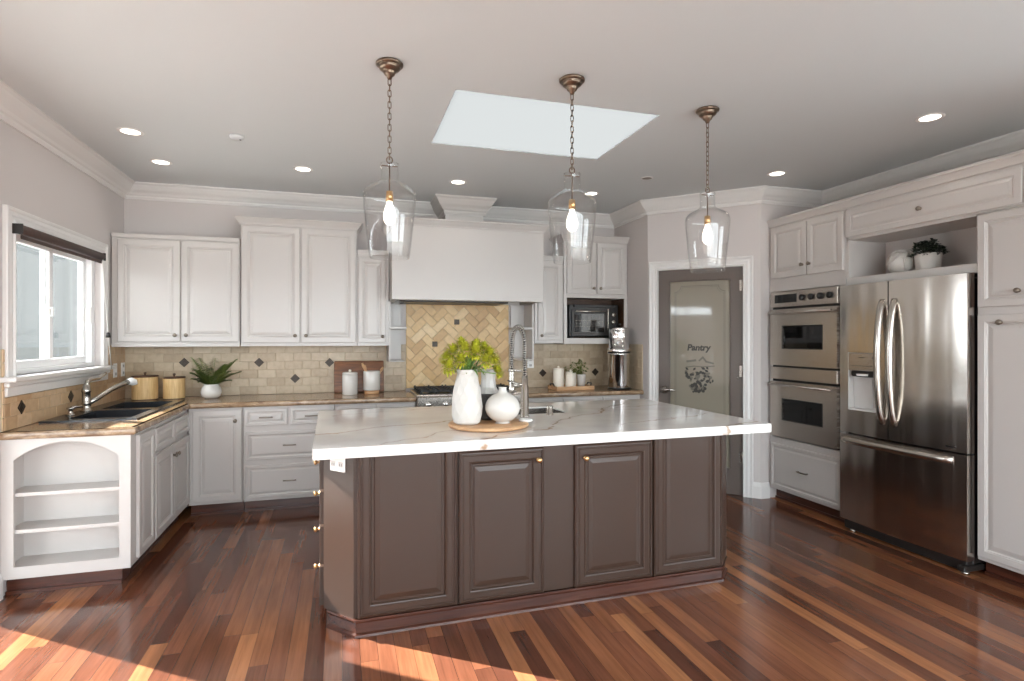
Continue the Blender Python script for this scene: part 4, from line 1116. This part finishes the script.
MB().lathe([(0.106, 0.018), (0.110, 0.03), (0.110, 0.34), (0.117, 0.352), (0.117, 0.362), (0.0, 0.362)], seg=44, cap=False).build('lower_chamber', 'chrome', wf)
MB().lathe([(0.113, 0.3625), (0.114, 0.374), (0.106, 0.378)], seg=44, cap=False).build('gasket', 'black', wf)
MB().lathe([(0.116, 0.3785), (0.118, 0.39), (0.116, 0.41), (0.104, 0.418), (0.103, 0.60), (0.106, 0.606), (0.100, 0.616), (0.04, 0.630), (0, 0.632)], seg=44, cap=False).build('upper_chamber', 'chrome', wf)
MB().lathe([(0.010, 0.63), (0.010, 0.645), (0.018, 0.650), (0.016, 0.662), (0, 0.664)], seg=16).build('lid_knob', 'black', wf)
MB().tube([(-0.06, -0.093, 0.06), (-0.07, -0.115, 0.06), (-0.075, -0.125, 0.045)], [0.01, 0.010, 0.008]).build('spigot', 'dark', wf)

# ------------------------------------------------------------------ pantry door (local frame of the angled wall: x along, front -y)
pdx = thing('door_1', 'taupe pantry door with frosted etched glass', 'door', (PA[0], PA[1], 0), -PI / 4, kind='structure')
mb = MB(); a, b = DP0 + 0.003, DP1 - 0.003; g0, g1, gz0, gz1 = a + 0.108, b - 0.112, 0.24, 1.968
holed(a, b, 0.003, DPZ - 0.004, [(g0, g1, gz0, gz1)], lambda p, q, r, s: mb.box(p, q, 0.012, 0.052, r, s))
for (p, q, r, s) in ((g0 - 0.012, g0, gz0 - 0.012, gz1 + 0.012), (g1, g1 + 0.012, gz0 - 0.012, gz1 + 0.012), (g0, g1, gz0 - 0.012, gz0), (g0, g1, gz1, gz1 + 0.012)): mb.box(p, q, 0.006, 0.012, r, s, 0.002)
mb.build('door_leaf', 'door', pdx)
gl = MB().box(g0, g1, 0.028, 0.036, gz0, gz1).build('glass', 'frosted', pdx)
mb = MB(); e = 0.045; n = 0.035; yy = 0.0275
def strip(mb, pts, w_=0.0045, y=0.0275):
    for p, q in zip(pts, pts[1:]):
        d = Vector((q[0] - p[0], 0, q[1] - p[1])); L = d.length; ang = math.atan2(d.z, d.x)
        mb.box(-w_ / 2, L + w_ / 2, -0.0004, 0.0004, -w_ / 2, w_ / 2, mat=T(p[0], y, p[1]) @ Matrix.Rotation(-ang, 4, 'Y'))
X0, X1, Z0_, Z1_ = g0 + e, g1 - e, gz0 + e, gz1 - e
def notch(cx, cz, sx, sz):
    return [(cx + sx * n * math.cos(t) * 1.6, cz + sz * n * math.sin(t) * 1.6) for t in [PI / 2 * k / 6 for k in range(7)]]
loop = [(X0, Z0_ + n * 1.6)] + [(X0, Z1_ - n * 1.6)] + [(x, z) for x, z in notch(X0, Z1_, 1, -1)[::-1]] + [(x, z) for x, z in notch(X1, Z1_, -1, -1)] + [(X1, Z0_ + n * 1.6)] + [(x, z) for x, z in notch(X1, Z0_, -1, 1)[::-1]] + [(x, z) for x, z in notch(X0, Z0_, 1, 1)] + [(X0, Z0_ + n * 1.6)]
strip(mb, loop); strip(mb, [(x + (0.012 if x < (X0 + X1) / 2 else -0.012), z + (0.012 if z < 1.1 else -0.012)) for x, z in loop], 0.002)
mb.build('etched_border', 'etchmid', gl)
# still life: a bowl of fruit with leaves
gx = (g0 + g1) / 2 + 0.0; mb = MB(); mc = MB()
for k in range(70):
    u = rnd.uniform(-1, 1); v = rnd.uniform(0, 1); wd = 0.125 * (1 - 0.55 * (1 - v) ** 2)
    r = rnd.uniform(0.008, 0.017)
    (mb if k % 3 else mc).lathe([(0, 0.0006), (r, 0.0006), (r, 0)], seg=12, smooth=False, cap=False, mat=T(gx + u * wd, 0.0276 - 0.00001 * k, 0.915 + v * 0.20) @ R_X)
for k in range(16):
    t = rnd.uniform(0, PI); c_ = Vector((gx + rnd.uniform(-0.1, 0.12), 0.027, rnd.uniform(1.0, 1.15))); e_ = c_ + Vector((0.05 * math.cos(t), 0, 0.035 * math.sin(t)))
    s_ = (e_ - c_).cross(Vector((0, 1, 0))) * 0.28; m_ = c_.lerp(e_, 0.5)
    mb.add([c_, m_ + s_, e_, m_ - s_], [(0, 1, 2, 3)])
mb.build('etched_fruit', 'etchdark', gl); mc.build('etched_highlight', 'etchmid', gl)
mb = MB(); zz0 = 0.11
strip(mb, [(gx - 0.12, 1.045 + zz0), (gx - 0.05, 1.055 + zz0), (gx + 0.03, 1.05 + zz0), (gx + 0.13, 1.06 + zz0)], 0.010, 0.0273); strip(mb, [(gx - 0.11, 1.10 + zz0), (gx - 0.04, 1.11 + zz0)], 0.02, 0.0273); strip(mb, [(gx - 0.0, 1.11 + zz0), (gx + 0.03, 1.14 + zz0), (gx + 0.06, 1.10 + zz0), (gx + 0.12, 1.085 + zz0)], 0.016, 0.0273)
mb.build('etched_scroll', 'etchmid', gl)
fc_ = bpy.data.curves.new('lettering', 'FONT'); fc_.body = 'Pantry'; fc_.size = 0.080; fc_.align_x = 'CENTER'; fc_.extrude = 0.0006; fc_.shear = 0.15; fc_.offset = 0.003
lt = bpy.data.objects.new('lettering', fc_); C.objects.link(lt); lt.parent = gl; lt.location = (gx - 0.01, 0.0268, 1.315); lt.rotation_euler = (PI / 2, 0, 0); fc_.materials.append(M['etchdark'])
hn = MB().lathe([(0.038, 0), (0.038, 0.008), (0.018, 0.014), (0.015, 0.045), (0.0, 0.046)], seg=22, mat=T(a + 0.055, 0.012, 0.935) @ R_X)
hn.tube([(a + 0.055, -0.028, 0.935), (a + 0.10, -0.034, 0.938), (a + 0.165, -0.034, 0.936)], [0.014, 0.012, 0.010]); hn.build('door_handle', 'nickel', pdx)
for z in (0.30, 1.08, 1.86): MB().lathe([(0.007, 0), (0.007, 0.10)], c=(b - 0.002, 0.004, z), seg=12).box(b - 0.03, b, 0.009, 0.012, z, z + 0.10).build('hinge', 'nickel', pdx)
MB().lathe([(0.010, 0), (0.010, 0.004), (0.005, 0.006), (0.005, 0.035), (0.008, 0.036), (0.008, 0.042), (0, 0.043)], seg=12, mat=T(b - 0.04, 0.012, 1.07) @ R_X).build('door_stop', 'nickel', pdx)
mb = MB(); casing(mb, DP0, DP1, 0, DPZ, 0.085); mb.build('casing', 'trim', pdx)
MB().box(DP0 - 0.001, DP0 + 0.0025, 0.001, 0.118, 0, DPZ).box(DP1 - 0.0025, DP1 + 0.001, 0.001, 0.118, 0, DPZ).box(DP0, DP1, 0.001, 0.118, DPZ - 0.003, DPZ).build('jamb', 'trim', pdx)

# ------------------------------------------------------------------ right-hand run (faces -x; local x = towards the viewer, i.e. -world y; front -y)
XC = 3.67
DR = XR - XC - 0.005
def rrun(name, label, cat, y_start, **k): return thing(name, label, cat, (XC, y_start, 0), -PI / 2, **k)
ov = rrun('oven_tower', 'tall white cabinet around the double wall oven', 'cabinet', 4.203)
OW = 0.80
mb = MB()
mb.box(0, OW, 0, DR, 0.10, 0.56, 0.002).box(0, OW, 0, DR, 1.838, 2.42, 0.002).box(0, 0.030, 0, DR, 0.56, 1.838).box(OW - 0.052, OW, 0, DR, 0.56, 1.838)
mb.build('body', 'white', ov); toe(ov, 0, OW, 0.07, DR)
drawer(ov, 0.033, 0.770, 0.125, 0.505, 0, 'pull', L=0.11)
door(ov, 0.036, 0.428, 1.952, 2.395, 0, (0.335 + 0.06, 2.04), fr=0.05); door(ov, 0.438, 0.785, 1.952, 2.395, 0, (0.47, 2.04), fr=0.05)
wo = rrun('wall_oven', 'stainless double wall oven with black control display', 'oven', 4.203)
x0, x1 = 0.034, OW - 0.056
MB().box(x0, x1, 0.003, 0.45, 0.565, 1.832).build('chassis', 'black', wo)
cp_ = MB().box(x0, x1, -0.022, 0.003, 1.700, 1.832, 0.003).build('control_panel', 'steel_h', wo)
MB().box(x0 + 0.05, x0 + 0.30, -0.0235, -0.022, 1.735, 1.805).build('display', 'ovenglass', cp_)
for k in range(4): MB().lathe([(0.027, 0), (0.026, 0.018), (0.020, 0.024), (0, 0.024)], seg=20, mat=T(x0 + 0.365 + k * 0.092, -0.022, 1.768) @ R_X).build('dial', 'black', cp_)
for (z0, z1, g0_, g1_, hz) in ((1.195, 1.680, 1.345, 1.530, 1.648), (0.575, 1.055, 0.730, 0.905, 1.028)):
    mb = MB(); holed(x0, x1, z0, z1, [(x0 + 0.15, x1 - 0.14, g0_, g1_)], lambda p, q, r, s: mb.box(p, q, -0.030, 0.0, r, s))
    dd = mb.build('oven_door', 'steel_h', wo)
    MB().box(x0 + 0.15, x1 - 0.14, -0.024, -0.002, g0_, g1_).build('glass', 'ovenglass', dd)
    mb = MB()
    for (p, q, r, s) in ((x0 + 0.143, x1 - 0.133, g0_ - 0.007, g0_), (x0 + 0.143, x1 - 0.133, g1_, g1_ + 0.007), (x0 + 0.143, x0 + 0.15, g0_, g1_), (x1 - 0.14, x1 - 0.133, g0_, g1_)): mb.box(p, q, -0.032, -0.028, r, s)
    mb.build('glass_bezel', 'black', dd)
    MB().tube([(x0 + 0.03, -0.07, hz), (x1 - 0.015, -0.07, hz)], 0.012, 12).tube([(x0 + 0.05, -0.03, hz), (x0 + 0.05, -0.07, hz)], 0.009).tube([(x1 - 0.04, -0.03, hz), (x1 - 0.04, -0.07, hz)], 0.009).build('handle', 'steel_h', dd)
MB().box(x0, x1, -0.026, 0.002, 1.075, 1.178, 0.003).build('middle_trim', 'steel_h', wo)

# cabinet bridge over the refrigerator, with an open niche
Y0b, Y1b = 3.400, 2.472
bg_ = rrun('bridge_cabinet', 'white cabinet with open niche and flap above the refrigerator', 'cabinet', Y0b)
BWd = Y0b - Y1b
mb = MB()
mb.box(0, BWd, 0, DR, 1.828, 1.885, 0.003).box(0, 0.022, 0, DR, 1.885, 2.19).box(BWd - 0.004, BWd, 0, DR, 1.885, 2.19).box(0.022, BWd - 0.004, 0.36, 0.38, 1.885, 2.19).box(0, BWd, 0, DR, 2.168, 2.178).box(0, BWd + 0.84, 0, DR, 2.178, 2.42, 0.002)
mb.build('body', 'white', bg_)
fd = MB().panel(0.012, BWd + 0.245, 2.19, 2.395, rings_drawer(0.02, 0.045)).build('flap_door', 'white', bg_); knob(fd, 0.59, 2.285, -0.02)
pn = rrun('pantry_cabinet', 'tall white pantry cabinet right of the refrigerator', 'cabinet', 2.470)
PWd = 0.84
MB().box(0, PWd, 0, DR, 0.10, 2.176, 0.002).build('body', 'white', pn); toe(pn, 0, PWd, 0.07, DR)
door(pn, 0.010, 0.36, 1.615, 2.165, 0, (0.23, 1.700), fr=0.05); door(pn, 0.010, 0.36, 0.125, 1.570, 0, (0.138, 1.523), fr=0.05)
door(pn, 0.37, 0.80, 1.615, 2.165, 0, (0.42, 1.700), fr=0.05); door(pn, 0.37, 0.80, 0.125, 1.570, 0, (0.62, 1.523), fr=0.05)
MB().panel(BWd + 0.265, BWd + 0.80, 2.19, 2.395, rings_drawer(0.02, 0.045)).build('flap_door', 'white', bg_)
for nm, root, wd, st in (('crown', ov, OW + 0.001, 0.0), ('crown', bg_, BWd + 0.84, 0.0)):
    rc = [(0, 0), (0.034, 0), (0.034, -0.012), (0.026, -0.020), (0.016, -0.045), (0.012, -0.06), (0, -0.065)]
    MB().sweep([(0, 0.0), (wd, 0.0)], rc, 2.478).box(0, wd, 0, DR, 2.42, 2.477).build('crown', 'white', root)

# refrigerator
fr = rrun('refrigerator', 'stainless french-door refrigerator with water dispenser', 'refrigerator', 3.392)
fr.location.x = 3.59
FW, FH = 0.914, 1.822
MB().box(0.012, FW - 0.012, 0.075, 0.64, 0.06, FH - 0.025, 0.004).build('case', 'dark', fr)
def curved(x0, x1, z0, z1, yf, yb, bow, holes=(), n=12):
    """door slab with a slight bow across its width"""
    mb = MB(); cx = FW / 2
    f = lambda x: yf + bow * ((x - cx) / (FW / 2)) ** 2
    xs = sorted({x0, x1, *[x0 + (x1 - x0) * k / n for k in range(n + 1)], *[h[0] for h in holes], *[h[1] for h in holes]})
    zs = sorted({z0, z1, *[h[2] for h in holes], *[h[3] for h in holes]})
    V = []; F = []; ix = {}
    def vid(i, k, side):
        key = (i, k, side)
        if key not in ix:
            ix[key] = len(V); V.append((xs[i], f(xs[i]) if side == 0 else yb, zs[k]))
        return ix[key]
    def open_(i, k):
        if not (0 <= i < len(xs) - 1 and 0 <= k < len(zs) - 1): return True
        mx, mz = (xs[i] + xs[i + 1]) / 2, (zs[k] + zs[k + 1]) / 2
        return any(h[0] < mx < h[1] and h[2] < mz < h[3] for h in holes)
    for i in range(len(xs) - 1):
        for k in range(len(zs) - 1):
            if open_(i, k): continue
            F.append((vid(i, k, 0), vid(i + 1, k, 0), vid(i + 1, k + 1, 0), vid(i, k + 1, 0)))
            F.append((vid(i, k, 1), vid(i, k + 1, 1), vid(i + 1, k + 1, 1), vid(i + 1, k, 1)))
            if open_(i - 1, k): F.append((vid(i, k, 0), vid(i, k + 1, 0), vid(i, k + 1, 1), vid(i, k, 1)))
            if open_(i + 1, k): F.append((vid(i + 1, k, 0), vid(i + 1, k, 1), vid(i + 1, k + 1, 1), vid(i + 1, k + 1, 0)))
            if open_(i, k - 1): F.append((vid(i, k, 0), vid(i, k, 1), vid(i + 1, k, 1), vid(i + 1, k, 0)))
            if open_(i, k + 1): F.append((vid(i, k + 1, 0), vid(i + 1, k + 1, 0), vid(i + 1, k + 1, 1), vid(i, k + 1, 1)))
    mb.add(V, F); return mb
xm = 0.413; dz0, dz1, dx0, dx1 = 0.905, 1.325, 0.080, 0.325
ld = curved(0.003, xm - 0.004, 0.735, FH, -0.012, 0.07, 0.020, [(dx0, dx1, dz0, dz1)]).build('left_door', 'steel', fr)
rd = curved(xm + 0.004, FW - 0.003, 0.735, FH, -0.012, 0.07, 0.020).build('right_door', 'steel', fr)
fz = curved(0.003, FW - 0.003, 0.085, 0.722, -0.012, 0.07, 0.020).build('freezer_drawer', 'steel', fr)
def bow_handle(parent, x, z0, z1, out=0.058, w_=0.022):
    mb = MB(); n = 18; V = []; F = []
    for k in range(n + 1):
        u = k / n; z = z0 + (z1 - z0) * u; o = out * (math.sin(PI * u) ** 0.55) if 0 < u < 1 else 0.0
        y = -0.010 - o
        V += [(x - w_, y + 0.014, z), (x - w_, y, z), (x - w_ * 0.4, y - 0.010, z), (x + w_ * 0.4, y - 0.010, z), (x + w_, y, z), (x + w_, y + 0.014, z)]
    for k in range(n):
        for q in range(6):
            q2 = (q + 1) % 6; F.append((k * 6 + q, k * 6 + q2, (k + 1) * 6 + q2, (k + 1) * 6 + q))
    F.append(tuple(range(6))[::-1]); F.append(tuple(n * 6 + q for q in range(6)))
    return mb.add(V, F, True).build('handle', 'nickel', parent)
bow_handle(ld, xm - 0.045, 0.835, 1.700); bow_handle(rd, xm + 0.045, 0.835, 1.700)
mb = MB(); n = 18; V = []; F = []
for k in range(n + 1):
    u = k / n; x = 0.020 + 0.815 * u; o = 0.050 * (math.sin(PI * u) ** 0.5) if 0 < u < 1 else 0.0; y = -0.002 - o; z = 0.680
    V += [(x, y + 0.014, z - 0.023), (x, y, z - 0.023), (x, y - 0.010, z - 0.008), (x, y - 0.010, z + 0.008), (x, y, z + 0.023), (x, y + 0.014, z + 0.023)]
for k in range(n):
    for q in range(6):
        q2 = (q + 1) % 6; F.append((k * 6 + q, k * 6 + q2, (k + 1) * 6 + q2, (k + 1) * 6 + q))
F.append(tuple(range(6))[::-1]); F.append(tuple(n * 6 + q for q in range(6)))
mb.add(V, F, True).build('handle', 'nickel', fz)
dp = MB().box(dx0, dx1, 0.05, 0.066, dz0, dz1).box(dx0, dx0 + 0.006, 0.0, 0.05, dz0, dz1).box(dx1 - 0.006, dx1, 0.0, 0.05, dz0, dz1).box(dx0 + 0.006, dx1 - 0.006, -0.004, 0.05, dz0, dz0 + 0.012).build('dispenser', 'silver', ld)
MB().box(dx0 + 0.012, dx1 - 0.004, -0.012, 0.04, 1.195, 1.322, 0.004).build('dispenser_panel', 'steel_h', dp)
mb = MB()
for k in range(6): mb.box(dx0 + 0.045 + k * 0.030, dx0 + 0.060 + k * 0.030, -0.0132, -0.012, 1.228, 1.233)
mb.box(dx0 + 0.10, dx0 + 0.15, -0.0132, -0.012, 1.288, 1.293).box(dx1 - 0.035, dx1 - 0.025, -0.0132, -0.012, 1.286, 1.296)
mb.build('panel_mark', 'dark', dp)
MB().box(dx0 + 0.02, dx1 - 0.02, 0.0, 0.045, 1.150, 1.195, 0.01).build('nozzle_housing', 'dark', dp)
MB().lathe([(0.045, 0), (0.05, 0.014), (0.0, 0.015)], c=((dx0 + dx1) / 2, 0.014, 1.158), seg=20).build('nozzle', 'plate', dp)
MB().prism([((dx0 + dx1) / 2 - 0.045, 0.93), ((dx0 + dx1) / 2 + 0.06, 0.93), ((dx0 + dx1) / 2 + 0.045, 1.14), ((dx0 + dx1) / 2 - 0.03, 1.14)], -0.048, -0.036, Matrix.Rotation(PI / 2, 4, 'X')).build('paddle', 'silver', dp)
MB().box(0.79, 0.85, -0.0025, 0.003, 0.757, 0.768, 0.001).build('badge', 'dark', rd)
MB().box(FW - 0.05, FW - 0.004, 0.01, 0.20, FH - 0.02, FH + 0.003, 0.004).build('hinge_cover', 'dark', fr)
MB().box(0.02, FW - 0.02, 0.03, 0.10, 0.012, 0.080, 0.004).build('kick_grille', 'dark', fr)
for x in (0.09, FW - 0.035): MB().lathe([(0.022, 0), (0.022, 0.012), (0.010, 0.014), (0.010, 0.07)], c=(x, 0.04, 0), seg=16).build('foot', 'nickel', fr)
MB().box(FW - 0.05, FW - 0.005, -0.008, 0.16, 0.02, 0.055, 0.004).build('hinge_foot', 'dark', fr)

# niche ornaments
ob = thing('knot_ornament', 'round white textured ball ornament in the niche over the refrigerator', 'ornament', (3.84, 3.095, 1.8855))
mb = MB(); mb.sphere((0, 0, 0.085), 0.084, 0.084, 0.084, 24, 16)
for k in range(16):
    tilt = Euler((rnd.uniform(0, PI), rnd.uniform(0, PI), rnd.uniform(0, PI))).to_matrix()
    rr_ = 0.0755 + 0.002 * (k % 3)
    mb.tube([tilt @ Vector((rr_ * math.cos(t), rr_ * math.sin(t), 0.036)) + Vector((0, 0, 0.089)) for t in [2 * PI * q / 24 for q in range(24)]], 0.0055, 8, closed=True)
mb.build('ball', 'matte', ob)
bp_ = thing('potted_shrub', 'dark leafy plant in white pot in the niche over the refrigerator', 'potted plant', (3.86, 2.915, 1.8855))
MB().lathe([(0, 0), (0.066, 0), (0.070, 0.006), (0.080, 0.115), (0.080, 0.125), (0.074, 0.125), (0.070, 0.105), (0, 0.10)], seg=32, cap=False).build('pot', 'matte', bp_)
mb = MB()
for k in range(90):
    a = rnd.uniform(0, 2 * PI); r = 0.12 * rnd.random() ** 0.6; zz = 0.11 + 0.10 * rnd.random() * (1.1 - (r / 0.14) ** 2)
    p = Vector((r * math.cos(a), r * math.sin(a) * 0.8, zz)); mb.tube([(0, 0, 0.105), p * 0.5 + Vector((0, 0, 0.06)), p], 0.0014, 4)
    for q in range(6):
        t = rnd.uniform(0, 2 * PI); blade(mb, p, p + Vector((0.026 * math.cos(t), 0.026 * math.sin(t), rnd.uniform(-0.01, 0.022))), 0.009, 0.003, 3)
mb.build('foliage', 'boxwood', bp_)

# ------------------------------------------------------------------ lights: pendants, downlights, ceiling fittings
def make_pendant(loc, label):
    p = thing('pendant_light', label, 'pendant lamp', loc, 0, 'glass jar pendants over the island')
    MB().lathe([(0.062, 0), (0.066, -0.004), (0.065, -0.012), (0.058, -0.016), (0.052, -0.017), (0.053, -0.022), (0.049, -0.030), (0.040, -0.038), (0.030, -0.042), (0.029, -0.047), (0.024, -0.058), (0.014, -0.066), (0.010, -0.078), (0, -0.080)], seg=36).build('canopy', 'pewter', p)
    zb = 1.818 - ZC; zt = zb + 0.458
    mb = MB(); z = -0.075; k = 0; L = 0.034
    while z - L > zt + 0.012:
        pts = []
        for q in range(16):
            t = 2 * PI * q / 16
            u = 0.0075 * math.cos(t); v = (L / 2 - 0.0075) * (1 if math.sin(t) > 0 else -1) + 0.0075 * math.sin(t)
            pts.append((u, 0, z - L / 2 + v) if k % 2 == 0 else (0, u, z - L / 2 + v))
        mb.tube(pts, 0.0022, 6, closed=True); z -= L - 0.0065; k += 1
    mb.build('chain', 'pewter', p)
    MB().tube([(0.014 * math.cos(2 * PI * q / 18), 0, zt + 0.016 + 0.016 * math.sin(2 * PI * q / 18)) for q in range(18)], 0.003, 8, closed=True).build('loop', 'pewter', p)
    o = [(0.040, 0.458), (0.0445, 0.456), (0.0455, 0.448), (0.0425, 0.440), (0.0425, 0.385), (0.046, 0.372), (0.060, 0.360), (0.090, 0.346), (0.112, 0.332), (0.1225, 0.316), (0.126, 0.296), (0.124, 0.262), (0.117, 0.18), (0.106, 0.08), (0.0965, 0.006), (0.094, 0.0)]
    inn = [(r - 0.004, z_) for r, z_ in o[::-1]]; inn[0] = (0.0905, 0.001); inn[-1] = (0.037, 0.456)
    V = o + inn
    sh = MB().lathe([(r, zb + z_) for r, z_ in V] + [(o[0][0], zb + o[0][1])], seg=56, cap=False).build('glass_shade', 'jar', p)
    MB().tube([(0, 0, zt + 0.004), (0, 0, zb + 0.315)], 0.0035, 8).tube([(-0.0385, 0, zb + 0.445), (0.0385, 0, zb + 0.445)], 0.003, 8).build('stem', 'pewter', p)
    MB().lathe([(0.006, 0.325), (0.017, 0.322), (0.018, 0.275), (0.0, 0.274)], c=(0, 0, zb), seg=20, cap=False).build('socket', 'brass', p)
    MB().lathe([(0.013, 0.274), (0.014, 0.262), (0.024, 0.235), (0.030, 0.205), (0.027, 0.18), (0.016, 0.163), (0, 0.158)], c=(0, 0, zb), seg=24, cap=False).build('bulb', 'bulb', p)
    return p
P0 = make_pendant((0.219, 2.795, ZC), 'leftmost of the three clear glass jar pendants above the island')
for loc, lb in (((1.130, 2.70, ZC), 'middle clear glass jar pendant in front of the skylight'), ((2.036, 2.835, ZC), 'clear glass jar pendant nearest the pantry door')):
    c = copy_tree(P0); c.location = loc; c['label'] = lb
def lamp_light(kind, loc, energy, size=0.05, rot=(0, 0, 0)):
    l = bpy.data.lights.new('lamp_light', kind); l.energy = energy; l.color = (1.0, 0.92, 0.82)
    if kind == 'POINT': l.shadow_soft_size = size
    else: l.shape = 'DISK'; l.size = size
    o = bpy.data.objects.new('lamp_light', l); C.objects.link(o); o.location = loc; o.rotation_euler = rot
    return o
spots = [(-1.305, 4.198, 'recessed downlight nearest the left wall window'), (-1.311, 4.861, 'recessed downlight above the window end of the low wall cabinet'), (-0.296, 4.742, 'recessed downlight in front of the tall wall cabinet'),
         (0.945, 4.759, 'recessed downlight in front of the hood chimney'), (2.192, 4.788, 'recessed downlight behind the middle pendant'), (3.364, 3.774, 'recessed downlight above the wall oven'), (3.392, 2.55, 'recessed downlight above the refrigerator')]
DL = None
for x, y, lb in spots:
    if DL is None:
        DL = thing('recessed_light', lb, 'ceiling light', (x, y, ZC), 0, 'recessed downlights')
        MB().lathe([(0.074, 0), (0.074, -0.003), (0.068, -0.006), (0.056, -0.004), (0.054, -0.001)], seg=36, cap=False).build('trim_ring', 'trim', DL)
        MB().lathe([(0.055, -0.0005), (0.055, -0.002), (0.0, -0.0025)], seg=36, cap=False).build('lens', 'lamp', DL)
    else:
        c = copy_tree(DL); c.location = (x, y, ZC); c['label'] = lb
    lamp_light('AREA', (x, y, ZC - 0.012), 0.6, 0.10)
sd = thing('smoke_detector', 'small round white detector on the ceiling left of the first pendant', 'smoke detector', (-0.663, 4.091, ZC))
MB().lathe([(0.045, 0), (0.045, -0.012), (0.036, -0.022), (0, -0.024)], seg=30).build('cover', 'ceiling', sd)
MB().lathe([(0.006, -0.023), (0.006, -0.026), (0, -0.027)], c=(0.02, 0, 0), seg=10).build('test_button', 'slot', sd)
sp_ = thing('ceiling_sensor', 'small dark round ceiling sensor between middle and right pendants', 'sensor', (2.424, 4.19, ZC))
MB().lathe([(0.055, 0), (0.055, -0.004), (0.040, -0.006)], seg=30, cap=False).build('ring', 'trim', sp_)
MB().lathe([(0.040, -0.001), (0.040, -0.004), (0.0, -0.005)], seg=30, cap=False).build('grille', 'knob', sp_)
